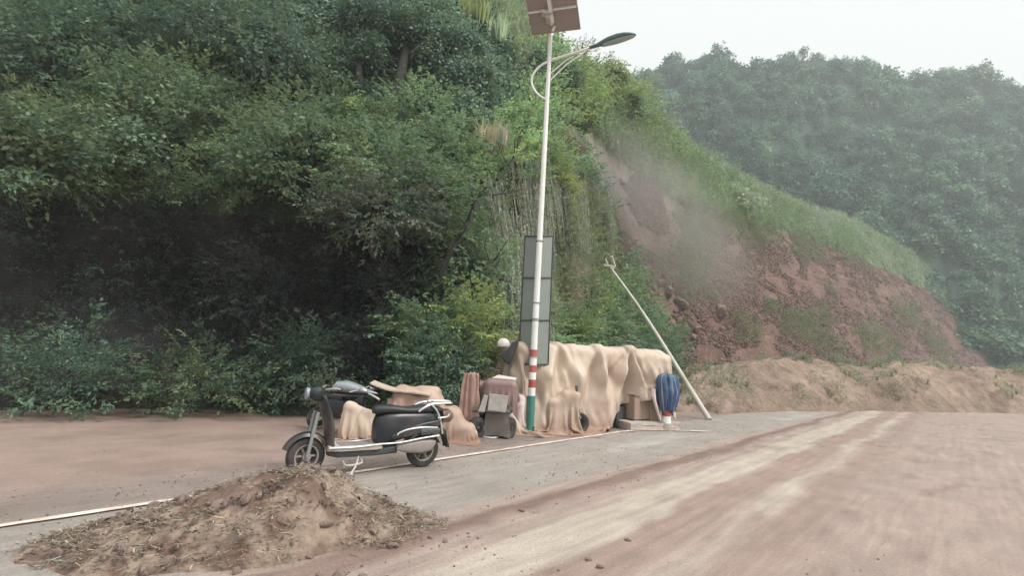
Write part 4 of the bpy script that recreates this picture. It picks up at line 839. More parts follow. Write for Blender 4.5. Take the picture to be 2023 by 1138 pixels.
# ------------------------------------------------------------------ covered motorbike in front of the van
bo = np.array(G(1118, 858)); bo[1] += .15
bk = thing('covered_motorbike', 'motorbike wrapped in a tan sheet in front of the huge tarpaulin, its dark wheel showing', 'motorbike', Vector(bo))
def wheel(parent, c, r, w, rz=0, rim=M_sil, hub=.05):
    m = Matrix.Translation(c) @ Matrix.Rotation(rz, 4, 'Z'); bm = bmesh.new()
    lathe(bm, [(r-.085, -w*.38), (r-.045, -w*.5), (r-.015, -w*.42), (r, -w*.15), (r, w*.15), (r-.015, w*.42), (r-.045, w*.5), (r-.085, w*.38), (r-.085, -w*.38)], 40, m); ty = obj('wheel', bm, M_rub, parent)
    bm = bmesh.new(); lathe(bm, [(r-.1, -w*.36), (r-.083, -w*.4), (r-.083, w*.4), (r-.1, w*.36), (r-.1, -w*.36)], 40, m); lathe(bm, [(.012, -w*.55), (hub, -w*.5), (hub, w*.5), (.012, w*.55)], 20, m)
    for k in range(6):
        a = k*PI/3; d = Vector((math.cos(a), 0, math.sin(a))); tube(bm, [m @ (d*hub*.8), m @ (d*(r-.09))], [.016, .012], 6)
    obj('rim', bm, rim, ty); return ty
wheel(bk, (.30, .08, .22), .22, .11, -.25, M_dgry, .04); wheel(bk, (-.42, .6, .26), .26, .11, -.25, M_dgry, .04)
bm = bmesh.new(); tube(bm, curve([(.3, .0, .3), (.15, .1, .55), (-.1, .25, .6), (-.4, .45, .5)], 4), .06, 10); tube(bm, [(.3, 0, .3), (.22, .1, 1.0)], .03, 8); obj('frame', bm, M_dgry, bk)
cB = [RBox(bo+np.array([-.05, .15, .96]), (.46, .1, .07), .05), RBox(bo+np.array([.1, .3, .48]), (.22, .3, .42), .15), RBox(bo+np.array([-.28, .1, .35]), (.13, .15, .35), .1),
      RBox(bo+np.array([.12, .42, 1.1]), (.17, .15, .16), .05)]
us = np.linspace(-1.0, .82, 66); hem = np.interp(us, [-1, .0, .2, .45, .82], [1.15, 1.15, 1.05, .98, 1.1]); vsn = np.linspace(0, 1, 56); UU, VV = np.meshgrid(us, vsn, indexing='ij'); VR = -hem[:, None]+VV*(hem[:, None]+1.0)
P0 = bo+np.stack([UU*.9-.02, VR+.12, 0*UU+1.32], -1); P0[..., 2] += .1*fbm(UU*4, VR*1.5, s=18)
drape('tan_sheet', 66, 56, P0, np.stack([UU, VR], -1), cB, M_tarp2, 'tan sheet hanging from the handlebar of the wrapped motorbike, hem curled at the road', 'sheet', steps=150, seed=9, wrinkle=.006)
# ------------------------------------------------------------------ covered three-wheeler cart
M_dustp = mat('dusty_plate', (.36, .335, .31), .7, var=.15, scale=7, dirt=(.2, .15, .125), dirtamt=.8)
co = np.array(G(962, 868)); co[1] += .05
ct = thing('covered_cart', 'cargo tricycle under a maroon cover, grey mudflap and small wheel facing the road', 'tricycle', Vector(co))
kx = co[1]/1000
bm = bmesh.new(); bx(bm, (.18, .28, .86), (.62, .5, .42)); bx(bm, (-.1, .8, .5), (.5, 1.0, .1)); obj('cargo_box', bm, M_tarpm, ct, smooth=False, bevel=.04)
bm = bmesh.new(); bx(bm, (.17, -.02, .27), (.44, .04, .44)); bmesh.ops.subdivide_edges(bm, edges=bm.edges, cuts=5, use_grid_fill=True)
for v in bm.verts: v.co.y += .03*math.sin(v.co.x*14)*(.6-v.co.z); v.co.x += (.5-v.co.z)*.35*(v.co.x-.16); v.co.z += .03*math.sin(v.co.x*9)
obj('mudflap', bm, M_cover, ct)
bm = bmesh.new(); panel(bm, (-.02, -.12, .5), (.33, -.12, .5), (.36, -.11, .82), (.0, -.11, .84), .04); obj('tail_plate', bm, M_dustp, ct, smooth=False, bevel=.01)
bm = bmesh.new(); panel(bm, (-.19, -.15, .5), (-.07, -.15, .5), (-.02, -.14, .8), (-.1, -.14, .82), .04); obj('tail_plate', bm, M_dustp, ct, smooth=False, bevel=.01)
wheel(ct, (-.2, -.06, .2), .2, .12, .5, M_dgry, .03); wheel(ct, (.42, .14, .2), .2, .12, 1.1, M_dgry, .03)
cC = [RBox(co+np.array([.2, .22, .84]), (.31, .25, .25), .1), RBox(co+np.array([-.33, .15, .98]), (.05, .16, .12), .04), RBox(co+np.array([-.2, .5, .9]), (.2, .3, .12), .06)]
us = np.linspace(-.42, .68, 52); vs = np.linspace(-.72, .75, 50)
P0, R_ = sheet(co+np.array([.0, .15, 0]), (1, 0, 0), (0, 1, 0), us, vs, 1.2, (.86, .96), .1, 22)
R_[..., 1] = np.where(R_[..., 1] < 0, R_[..., 1]*.62, R_[..., 1]); P0[..., 1] = co[1]+.15+R_[..., 1]
drape('maroon_cover', 52, 50, P0, R_, cC, M_tarpm, 'maroon plastic cover hanging over the top of the cargo tricycle', 'cover', steps=120, wrinkle=.006, seed=11)
us = np.linspace(-.2, .28, 24); vs = np.linspace(-1.2, .4, 60); P0, R_ = sheet(co+np.array([-.36, .1, 0]), (1, 0, 0), (0, 1, 0), us, vs, 1.28, (.8, .98), .1, 31)
drape('brown_cloth', 24, 60, P0, R_, cC+[RBox(co+np.array([-.38, .12, .5]), (.1, .08, .6), .08)], M_tarpb, 'long brown cloth hanging down at the left end of the cargo tricycle', 'cloth', steps=130, wrinkle=.006, seed=13, pins=[(i, 46, co+np.array([-.5+.012*i, .02, 1.24+.03*math.sin(i)])) for i in range(0, 24, 3)])
bm = bmesh.new()
panel(bm, tuple(P(972, 748, co[1]+.5)), tuple(P(1018, 752, co[1]+.3)), tuple(P(1020, 748, co[1]+.7)), tuple(P(985, 742, co[1]+.9)), .03)
tag(obj('pale_board', bm, M_pale, smooth=False), 'thin pale board lying on dark rubbish behind the cargo tricycle', 'board')
bm = bmesh.new(); tube(bm, curve([(-.3, -.1, .5), (0, -.14, .52), (.42, -.12, .5)], 4), .018, 8); obj('bumper', bm, M_dgry, ct)
for x_ in (-.24, .4):
    bm = bmesh.new(); tube(bm, [(x_, -.12, .58), (x_, -.16, .58)], [.045, .04], 12); obj('tail_light', bm, M_cover, ct)
# ------------------------------------------------------------------ heap behind, between bush and van
def lump(name, lab, cat, c, r, m, sd_, amp=.5, group=None, sub=4):
    bm = bmesh.new(); bmesh.ops.create_icosphere(bm, subdivisions=sub, radius=1)
    for v in bm.verts:
        q = v.co.copy(); n_ = float(fbm(q.x*1.5+sd_, q.y*1.5, q.z*1.5, s=sd_, o=4)); n2 = abs(float(fbm(q.x*3+sd_, q.y*3, q.z*1.2, s=sd_+9, o=2)))
        q *= 1+amp*n_-.25*n2; v.co = Vector((q.x*r[0], q.y*r[1], max(q.z, -.15)*r[2]))
    o = obj(name, bm, m); o.location = c; return tag(o, lab, cat, group)
c = P(980, 745, 11.9); lump('rubbish_heap', 'brown heap of soil and sacks between the light-green bush and the tarpaulin', 'heap', Vector((c.x, c.y, .45)), (.62, .5, .9), M_card, 4, .9)
bm = bmesh.new(); q = [P(x, y, 10.75) for x, y in ((978, 702), (990, 698), (1002, 690), (1012, 677), (1024, 671), (1022, 684), (1014, 700), (1006, 722), (998, 716), (990, 706))]
a = [bm.verts.new(k) for k in q]; b = [bm.verts.new(k+Vector((.03, .35, .02))) for k in q]; bm.faces.new(a); bm.faces.new(b[::-1])
for i in range(len(q)): bm.faces.new((a[i], b[i], b[(i+1) % len(q)], a[(i+1) % len(q)]))
tag(obj('black_plastic_sheet', bm, M_blk, smooth=False, bevel=.03), 'crumpled black plastic sheet sticking up at the left end of the tarpaulin', 'sheet')
c = P(995, 683, 11.0); lump('white_sack', 'white knotted sack on top of the heap at the left end of the tarpaulin', 'sack', c, (.14, .12, .17), M_pale, 6, .4, sub=3)
c = P(1022, 765, 11.0); lump('brown_sack', 'small reddish brown sack between the cargo tricycle and the lamp pole', 'sack', Vector((c.x, c.y, .62)), (.16, .15, .17), M_tarpb, 8, .5, sub=3)
co2 = np.array([P(1020, 800, 10.9).x, 10.9, 0.]); us = np.linspace(-.34, .34, 30); vs = np.linspace(-.75, .4, 44); P0, R_ = sheet(co2, (1, 0, 0), (0, 1, 0), us, vs, .98, (.8, .95), .12, 41)
drape('pink_cloth', 30, 44, P0, R_, [RBox(co2+np.array([0, .15, .35]), (.22, .2, .42), .1), RBox(co2+np.array([.08, -.02, .3]), (.08, .1, .3), .06)], M_pink, 'pale pink patterned cloth over a heap just left of the green lamp foot', 'cloth', steps=120, wrinkle=.006, seed=17)
bm = bmesh.new(); bx(bm, (0, .2, .35), (.38, .35, .6)); t = thing('plastic_bin', 'grey plastic bin hidden beneath the pale pink cloth', 'bin', Vector(co2)); obj('body', bm, M_gry, t, smooth=False, bevel=.03)
# ------------------------------------------------------------------ tan wrapped heap and small bag behind the scooter
ho_ = np.array(G(893, 878)); ho_[1] += .35
us = np.linspace(-.62, .55, 54); vs = np.linspace(-.62, .7, 52); P0, R_ = sheet(ho_, (1, 0, 0), (0, 1, 0), us, vs, .72, (.9, .9), .15, 51)
hcol = [RBox(ho_+np.array([-.2, .1, .25]), (.3, .28, .33), .18), RBox(ho_+np.array([.12, .0, .12]), (.22, .2, .2), .12)]
drape('tan_bundle', 54, 52, P0, R_, hcol, M_tarpd, 'low heap wrapped in a tan sheet on the verge behind the scooter rack', 'bundle', steps=110, wrinkle=.006, seed=19)
g = G(932, 872); lump('tied_bag', 'small pale tied bag at the right end of the low tan heap', 'bag', Vector((g.x, g.y, .1)), (.1, .1, .12), M_pale, 12, .35, sub=3)
bm = bmesh.new(); hp = [G(x, y)+Vector((0, 0, .035)) for x, y in ((938, 869), (950, 866), (958, 868), (975, 869), (1000, 864), (1020, 860), (1036, 858))]; tube(bm, curve(hp, 6), .014, 8); tag(obj('hose', bm, M_pale), 'thin pale hose lying along the verge below the cargo tricycle', 'hose')
# ------------------------------------------------------------------ cart under rust cloth with a board on top
ro = np.array(G(800, 880)); ro[1] += .75
rc = thing('hand_cart', 'low cart frame under the rust-coloured cloth behind the scooter', 'cart', Vector(ro))
bm = bmesh.new(); bx(bm, (0, 0, .45), (.95, .5, .5)); obj('body', bm, M_card, rc, smooth=False, bevel=.02)
wheel(rc, (-.3, -.22, .2), .2, .08, 0, M_dgry); wheel(rc, (.3, -.22, .2), .2, .08, 0, M_dgry)
us = np.linspace(-.95, .85, 56); vs = np.linspace(-.85, .6, 46); P0, R_ = sheet(ro, (1, 0, 0), (0, 1, 0), us, vs, 1.05, (.88, .97), .1, 61)
drape('rust_cloth', 56, 46, P0, R_, [RBox(ro+np.array([0, 0, .47]), (.44, .26, .36), .12, 0, .13), RBox(ro+np.array([.2, .05, .84]), (.22, .14, .08), .07), RBox(ro+np.array([-.3, 0, .86]), (.1, .2, .06), .05)], M_red, 'rust and cream striped cloth over the low cart behind the scooter', 'cloth', steps=120, wrinkle=.006, seed=23)
q = [P(x, y, ro[1]-.2) for x, y in ((735, 757), (752, 764), (775, 771), (800, 773.5), (830, 777), (852, 781))]; bm = bmesh.new(); prev = None
for k in curve(q, 4):
    r = [bm.verts.new(k+Vector((0, dy, dz))) for dy, dz in ((-.14, -.012), (-.14, .012), (.16, .045), (.16, .02))]
    if prev:
        for i in range(4): bm.faces.new((prev[i], prev[(i+1) % 4], r[(i+1) % 4], r[i]))
    else: bm.faces.new(r)
    prev = r
bm.faces.new(prev[::-1]); tag(obj('curved_board', bm, M_wood), 'long thin curved board laid over the rust-coloured cloth, its left end sticking up', 'board')
# ------------------------------------------------------------------ motorbike at the left under tan cloths
mo = np.array(G(690, 872)); mo[1] += .35
mb = thing('motorbike', 'parked motorbike with pointed pale grey fairing and mirror, draped with tan cloths at the left', 'motorbike', Vector(mo), 0); mb.scale = (.8, .8, .8)
wheel(mb, (-.1, .12, .28), .28, .1, .5); wheel(mb, (-1.1, .75, .28), .28, .1, .5)
bm = bmesh.new(); loft(bm, [(-1.0, .6, .14, .45, .7, 3), (-.7, .45, .17, .35, .85, 3), (-.3, .2, .17, .35, .8, 3), (0, 0, .16, .4, .95, 3), (.12, -.05, .1, .6, 1.0, 3)], 18); obj('body', bm, M_blk, mb)
bm = bmesh.new(); loft(bm, [(-1.15, .72, .10, .72, .8, 3), (-.8, .5, .16, .78, .87, 3), (-.4, .26, .15, .76, .85, 3)], 16); obj('seat', bm, M_seat, mb)
bm = bmesh.new(); loft(bm, [(-.62, 0, .12, .98, 1.06, 2.4), (-.5, 0, .2, .96, 1.2, 2.4), (-.25, 0, .22, .95, 1.22, 2.3), (0, 0, .19, .95, 1.14, 2.2), (.22, 0, .12, .95, 1.05, 2.1), (.4, 0, .03, .96, .99, 2)], 24); obj('fairing', bm, M_wind, mb)
bm = bmesh.new(); loft(bm, [(-.55, 0, .17, .86, .955, 3), (0, 0, .16, .86, .945, 3), (.25, 0, .1, .88, .945, 3)], 18); obj('fairing_base', bm, M_blk, mb)
bm = bmesh.new(); tube(bm, curve([(.22, -.1, .97), (.36, -.18, .93), (.5, -.2, .86)], 4), .02, 8); obj('turn_signal', bm, M_sil, mb)
bm = bmesh.new(); tube(bm, curve([(-.12, -.34, 1.0), (0, -.18, 1.03), (.02, 0, .98), (0, .18, 1.03), (-.12, .34, 1.0)], 4), .014, 8); tube(bm, [(.05, 0, .98), (.12, 0, .3)], .03, 8); obj('handlebar', bm, M_chr, mb)
for sy in (-1, 1):
    bm = bmesh.new(); tube(bm, curve([(.0, sy*.2, 1.03), (.12, sy*.26, 1.1), (.2, sy*.28, 1.06)], 4), .009, 6); loft(bm, [(.16, sy*.3, .06, 1.02, 1.08, 2.5), (.2, sy*.3, .07, 1.01, 1.09, 2.5), (.24, sy*.3, .05, 1.02, 1.07, 2.5)], 14); obj('mirror', bm, M_chr, mb)
us = np.linspace(-.5, .48, 36); vs = np.linspace(-.62, .3, 46); P0, R_ = sheet(mo+np.array([.1, -.2, 0]), (1, 0, 0), (0, 1, 0), us, vs, .74, (.8, .97), .1, 71)
drape('tan_cloth', 36, 46, P0, R_, [RBox(mo+np.array([-.04, -.22, .31]), (.13, .12, .31), .09), RBox(mo+np.array([.24, -.16, .26]), (.09, .1, .28), .07)], M_tarp, 'pair of hanging tan cloth folds over the front of the left motorbike', 'cloth', steps=120, wrinkle=.006, seed=29)
# ------------------------------------------------------------------ the scooter
sg_ = G(831, 925); sy_ = math.radians(180+33); fwd = Vector((math.cos(sy_), math.sin(sy_), 0))
sc_o = thing('scooter', 'dusty black step-through scooter with chrome luggage rack parked by the white line', 'scooter', Vector((sg_.x, sg_.y+.03, 0.01)), sy_)
WB = 1.5
wheel(sc_o, (0, 0, .225), .225, .125, 0, M_fend); wheel(sc_o, (WB, 0, .225), .225, .11, .1, M_fend)
bm = bmesh.new(); loft(bm, [(-.30, 0, .03, .60, .66, 2.4), (-.24, 0, .09, .545, .71, 2.6), (-.08, 0, .145, .50, .745, 3), (.15, 0, .16, .44, .755, 3), (.38, 0, .165, .37, .76, 3.2), (.56, 0, .16, .33, .745, 3.5), (.66, 0, .13, .33, .70, 3.5), (.69, 0, .10, .36, .64, 3)], 28); obj('body', bm, M_blk, sc_o)
bm = bmesh.new(); loft(bm, [(-.24, 0, .08, .725, .775, 2.6), (-.15, 0, .13, .715, .81, 3), (.05, 0, .155, .72, .825, 3), (.2, 0, .16, .72, .80, 3), (.3, 0, .165, .725, .795, 3), (.5, 0, .165, .725, .825, 3), (.66, 0, .13, .715, .82, 3), (.72, 0, .07, .71, .79, 2.6)], 28); obj('seat', bm, M_seat, sc_o)
for s in (1, -1):
    bm = bmesh.new(); pts = [(-.17, .64), (.1, .60), (.35, .515), (.5, .46), (.53, .43), (.5, .40), (.3, .43), (.05, .49), (-.14, .55)]; prism(bm, pts, s*.148, s*.185); obj('side_panel', bm, M_blk, sc_o, bevel=.014)
    bm = bmesh.new(); tube(bm, curve([(-.12, s*.175, .535), (.1, s*.19, .545), (.3, s*.19, .525), (.42, s*.185, .485), (.44, s*.185, .455)], 4), .011, 8); tube(bm, curve([(-.15, s*.172, .43), (.1, s*.18, .405), (.4, s*.185, .365), (.68, s*.175, .355)], 4), .012, 8); obj('chrome_trim', bm, M_chr, sc_o)
    bm = bmesh.new(); loft(bm, [(-.16, s*.15, .03, .45, .53, 3), (.0, s*.165, .03, .445, .535, 3), (.12, s*.165, .03, .44, .53, 3)], 14); obj('vent', bm, M_dgry, sc_o)
# rack
bm = bmesh.new()
for s in (1, -1):
    tube(bm, curve([(.16, s*.15, .745), (.08, s*.16, .80), (-.02, s*.15, .84), (-.2, s*.135, .85), (-.32, s*.12, .85)], 5), .015, 8); tube(bm, curve([(-.02, s*.155, .83), (-.1, s*.16, .75), (-.16, s*.165, .62), (-.2, s*.165, .45)], 5), .014, 8)
    tube(bm, curve([(-.12, s*.16, .66), (-.26, s*.15, .67), (-.32, s*.10, .71), (-.34, s*.05, .745)], 4), .012, 8)
for x in (-.08, -.15, -.22, -.29): tube(bm, [(x, -.13, .852), (x, .13, .852)], .008, 6)
tube(bm, curve([(-.32, .12, .85), (-.36, .06, .85), (-.36, -.06, .85), (-.32, -.12, .85)], 4), .015, 8); obj('luggage_rack', bm, M_chr, sc_o)
bm = bmesh.new(); bx(bm, (-.2, 0, .872), (.26, .2, .015)); obj('rack_plate', bm, M_pale, sc_o, smooth=False, bevel=.01)
bm = bmesh.new(); loft(bm, [(-.40, 0, .07, .62, .72, 3), (-.34, 0, .12, .58, .76, 3), (-.22, 0, .13, .58, .76, 3)], 18); obj('tail_light', bm, mat('tail_red', (.16, .10, .07), .3, var=.4, scale=12), sc_o)
bm = bmesh.new(); pts = [(-.20, .55), (-.30, .48), (-.36, .36), (-.37, .24), (-.33, .25), (-.30, .38), (-.22, .46)]; prism(bm, pts, -.075, .075); obj('mud_guard', bm, M_rub, sc_o, bevel=.008)
bm = bmesh.new(); panel(bm, (-.345, -.09, .30), (-.345, .09, .30), (-.30, .09, .48), (-.30, -.09, .48), .012); obj('number_plate', bm, M_card, sc_o, smooth=False)
# rear inner fender, engine and damper
bm = bmesh.new(); n_ = 14
for s in (1,):
    rings = []
    for i in range(n_+1):
        a = math.radians(8+155*i/n_); cx, cz = math.cos(a), math.sin(a); row = []
        for (w_, r_) in ((-.085, .235), (-.08, .27), (0, .285), (.08, .27), (.085, .235), (.075, .232), (0, .262), (-.075, .232)): row.append(bm.verts.new((cx*r_, w_, .225+cz*r_)))
        rings.append(row)
    for a, b in zip(rings, rings[1:]):
        for k in range(8): bm.faces.new((a[k], a[(k+1) % 8], b[(k+1) % 8], b[k]))
    bm.faces.new(rings[0][::-1]); bm.faces.new(rings[-1])
obj('rear_fender', bm, M_fend, sc_o)
bm = bmesh.new(); loft(bm, [(-.12, .12, .03, .30, .36, 3), (-.05, .125, .045, .225, .38, 3), (.1, .13, .05, .205, .385, 3), (.28, .13, .05, .22, .36, 3), (.42, .125, .035, .26, .33, 3)], 18); obj('motor_cover', bm, M_fend, sc_o)
bm = bmesh.new(); tube(bm, [(0, -.11, .225), (.3, -.1, .3), (.55, 0, .33)], .028, 8); tube(bm, [(0, .11, .225), (.3, .1, .28), (.55, 0, .3)], .025, 8)
for s in (1, -1): tube(bm, [(-.03, s*.115, .25), (.0, s*.12, .5)], .028, 10)
obj('swing_arm', bm, M_dgry, sc_o)
# floor
bm = bmesh.new(); loft(bm, [(.62, 0, .16, .285, .345, 5), (.7, 0, .175, .28, .345, 6), (1.15, 0, .18, .28, .345, 6), (1.28, 0, .16, .285, .36, 5)], 24); fl = obj('footboard', bm, M_sil, sc_o)
bm = bmesh.new()
for k in range(7): bx(bm, (.92, -.12+k*.04, .35), (.42, .014, .008))
obj('floor_mat', bm, M_fend, fl, smooth=False)
bm = bmesh.new(); 
for s in (1, -1): tube(bm, curve([(.60, s*.17, .355), (.75, s*.185, .35), (1.0, s*.19, .335), (1.28, s*.18, .335)], 4), .012, 8)
obj('edge_trim', bm, M_chr, sc_o)
bm = bmesh.new(); loft(bm, [(.4, 0, .11, .21, .32, 4), (.7, 0, .13, .20, .285, 5), (1.15, 0, .13, .2, .285, 5), (1.25, 0, .09, .22, .3, 4)], 20); obj('battery_box', bm, M_dgry, sc_o)
bm = bmesh.new(); tube(bm, curve([(.9, .12, .21), (.94, .17, .11), (1.0, .2, .03)], 4), .012, 8); tube(bm, curve([(.9, .05, .21), (.86, .15, .14), (1.05, .17, .12), (1.08, .1, .16)], 4), .012, 8); loft(bm, [(.98, .2, .03, .012, .04, 3), (1.06, .21, .03, .012, .05, 3)], 10); obj('kickstand', bm, M_sil, sc_o)
# front
bm = bmesh.new(); rings = []
for i in range(13):
    u = i/12; x = 1.26+.16*u**.8-.04*math.sin(u*PI); z = .33+.62*u; w_ = .19-.03*abs(2*u-1)**2; row = []
    for j in range(11):
        a = (j/10-.5)*2; row.append(bm.verts.new((x-.06*a*a+.03, w_*a, z)))
    rings.append(row)
for a, b in zip(rings, rings[1:]):
    for j in range(10): bm.faces.new((a[j], a[j+1], b[j+1], b[j]))
o = obj('leg_shield', bm, M_blk, sc_o); s_ = o.modifiers.new('s', 'SOLIDIFY'); s_.thickness = .035
bm = bmesh.new(); loft(bm, [(1.36, 0, .1, .88, 1.02, 3), (1.42, 0, .13, .86, 1.06, 3), (1.5, 0, .12, .88, 1.04, 3), (1.55, 0, .06, .92, 1.0, 2.5)], 20); obj('head_cowl', bm, M_blk, sc_o)
bm = bmesh.new(); lathe(bm, [(.01, 0), (.06, 0), (.075, .03), (.075, .05), (.05, .06), (.01, .065)], 20, Matrix.Translation((1.52, 0, .96)) @ Matrix.Rotation(-PI/2, 4, 'Z')); obj('headlight', bm, M_wind, sc_o)
bm = bmesh.new(); tube(bm, curve([(1.2, .34, 1.02), (1.3, .24, 1.04), (1.38, 0, 1.0), (1.3, -.24, 1.04), (1.2, -.34, 1.02)], 5), .013, 8); hb = obj('handlebar', bm, M_chr, sc_o)
for s in (1, -1):
    bm = bmesh.new(); tube(bm, [(1.27, s*.27, 1.035), (1.19, s*.35, 1.02)], .02, 10); obj('grip', bm, M_rub, hb)
    bm = bmesh.new(); tube(bm, curve([(1.32, s*.2, 1.04), (1.36, s*.24, 1.14), (1.33, s*.28, 1.2)], 4), .007, 6); lathe(bm, [(.01, -.012), (.05, -.012), (.058, 0), (.05, .012), (.01, .012)], 18, Matrix.Translation((1.33, s*.29, 1.24)) @ Matrix.Rotation(PI/2, 4, 'Z')); obj('mirror', bm, M_blk, sc_o)
    bm = bmesh.new(); tube(bm, [(1.42, s*.085, .75), (WB, s*.085, .225)], .022, 8); obj('fork_leg', bm, M_gry, sc_o)
bm = bmesh.new(); rings = []
for i in range(13):
    a = math.radians(20+140*i/12); row = []
    for (w_, r_) in ((-.08, .24), (-.06, .275), (0, .29), (.06, .275), (.08, .24), (.06, .262), (0, .275), (-.06, .262)): row.append(bm.verts.new((WB+math.cos(a)*r_, w_, .225+math.sin(a)*r_)))
    rings.append(row)
for a, b in zip(rings, rings[1:]):
    for k in range(8): bm.faces.new((a[k], a[(k+1) % 8], b[(k+1) % 8], b[k]))
bm.faces.new(rings[0][::-1]); bm.faces.new(rings[-1]); obj('front_fender', bm, M_blk, sc_o)
# ------------------------------------------------------------------ bollard with the blue bundle
bg = G(1316, 851); bl_ = thing('bollard', 'red and white banded post on grey foot beside the right end of the tarpaulin', 'bollard', bg); kz = bg.y/1000
for z0, z1, m, n in ((0, .16, M_conc, 'foot'), (.16, .34, M_white, 'white_band'), (.34, .56, M_redp, 'red_band'), (.56, .80, M_white, 'white_band'), (.80, 1.05, M_redp, 'red_band'), (1.05, 1.2, M_white, 'white_band')):
    bm = bmesh.new(); r = .16 if n == 'foot' else .11; tube(bm, [(0, 0, z0+.01), (0, 0, z1)], [r, r*.96], 22); obj(n, bm, m, bl_)
nr_, nt_ = 26, 96; zz = np.linspace(1.36, .46, nr_); tt = np.linspace(0, 2*PI, nt_); Z_, T_ = np.meshgrid(zz, tt, indexing='ij')
R0 = np.interp(Z_, [.46, .7, .95, 1.2, 1.3, 1.36], [.14, .19, .23, .22, .17, .01]); pl = np.abs(fbm(np.cos(T_)*4.2+.3*Z_, np.sin(T_)*4.2, Z_*.7, s=77, o=3))
R1 = R0*(1.15-2.2*pl)*(1+.9*fbm(np.cos(T_)*1.3, np.sin(T_)*1.3, Z_*2.6, s=83, o=2))+.012*np.cos(T_*3)*(1.36-Z_)*3; hem_ = .12*fbm(np.cos(T_)*5, np.sin(T_)*5, s=78)*smooth(.8, .46, Z_)*3
Vb = np.stack([np.cos(T_)*R1*1.05+.05*(1.36-Z_)-.02, np.sin(T_)*R1*.8-.02, Z_+hem_], -1)
st_ = fbm(np.cos(T_)*7+.5*Z_, np.sin(T_)*7, Z_*.9, s=79, o=2); Cb = lerp(np.array([.045, .075, .13]), np.array([.33, .39, .46]), smooth(.06, .16, st_+.06*(1.1-Z_))); Cb = lerp(Cb, np.array([.045, .10, .24]), smooth(.05, .15, -st_)*.8)
Qb = grid_quads(nr_, nt_); ob_ = np_mesh('blue_bundle', Vb.reshape(-1, 3), Qb, attr_mat('streaked_plastic', .45, noise=.15, nscale=20), col=Cb.reshape(-1, 3), smooth=True); ob_.location = bg
s_ = ob_.modifiers.new('t', 'SOLIDIFY'); s_.thickness = .008; tag(ob_, 'bunch of blue and white streaked plastic hung over the red and white banded post', 'plastic bundle')
gk = G(1292, 850); us = np.linspace(-.1, .1, 10)
bm = bmesh.new(); pts = curve([P(1291, 768, bg.y-.1), P(1293, 790, bg.y-.15), P(1299, 812, bg.y-.12), P(1305, 832, bg.y-.1)], 4); prev = None
for i, q in enumerate(pts):
    w_ = .05*(1-.6*i/len(pts)); row = [bm.verts.new(q+Vector((dx*w_, dy, 0))) for dx, dy in ((-1, 0), (0, -.03), (1, 0), (0, .015))]
    if prev:
        for k in range(4): bm.faces.new((prev[k], prev[(k+1) % 4], row[(k+1) % 4], row[k]))
    prev = row
tag(obj('cloth_strip', bm, M_pink), 'pale pink rag end hanging just left of the blue streaked bundle', 'rag')
# planks and scraps on the verge
for lb, a_, b_, w_, h_ in (('short pale plank lying at the green foot of the lamp', (1018, 856), (1046, 852), .08, .05), ('dark plank leaning beside the cargo tricycle wheel', (1004, 850), (1030, 838), .09, .12), ('thin pale stick on the verge under the huge tarpaulin', (1165, 852), (1212, 850), .03, .05)):
    A, B = G(*a_), G(*b_); d = (B-A); bm = bmesh.new(); bx(bm, (0, 0, 0), (d.length, w_, .025)); o = obj('plank', bm, M_wood if 'dark' not in lb else M_cover, smooth=False, bevel=.004); o.location = (A+B)/2+Vector((0, .1, h_)); o.rotation_euler = (.1, -.08, math.atan2(d.y, d.x)); tag(o, lb, 'plank')
# ------------------------------------------------------------------ toppled utility pole
a0, a1 = hit(1209, 533, 3.4), P(1345, 738, 16.5)
M_dull = mat('dull_concrete', (.46, .44, .39), .8, var=.12, scale=3, dirt=(.3, .22, .17), dirtamt=.6)
up_ = thing('toppled_pole', 'toppled white concrete utility pole leaning diagonally across the slide, crossarm at its top', 'pole', a1)
bm = bmesh.new(); q = [a1.lerp(a0, t)-a1+Vector((0, 0, .12*math.sin(t*PI))) for t in np.linspace(-.3, 1, 16)]; tube(bm, q, [.08-.035*i/15 for i in range(16)], 14); obj('shaft', bm, M_dull, up_)
ka = a0.y/1000
def A_(dx, dy, dz=0): return a0-a1+Vector((dx*ka, dz, dy*ka))
bm = bmesh.new(); tube(bm, [A_(-17, 8), A_(6, 6)], .055, 6); tube(bm, [A_(-3, 2), A_(3, 5), A_(0, -2)], .07, 6); obj('crossarm', bm, M_dull, up_)
bm = bmesh.new(); tube(bm, [A_(6, 6), A_(-1, 27)], .045, 6); obj('crossarm_post', bm, M_dull, up_)
bm = bmesh.new(); tube(bm, [A_(-9, 8), A_(-14, 22)], .04, 6); obj('crossarm_post', bm, M_dull, up_)
bm = bmesh.new(); tube(bm, [A_(-5, 26), A_(2, 28)], .04, 6); obj('insulator', bm, M_dull, up_)
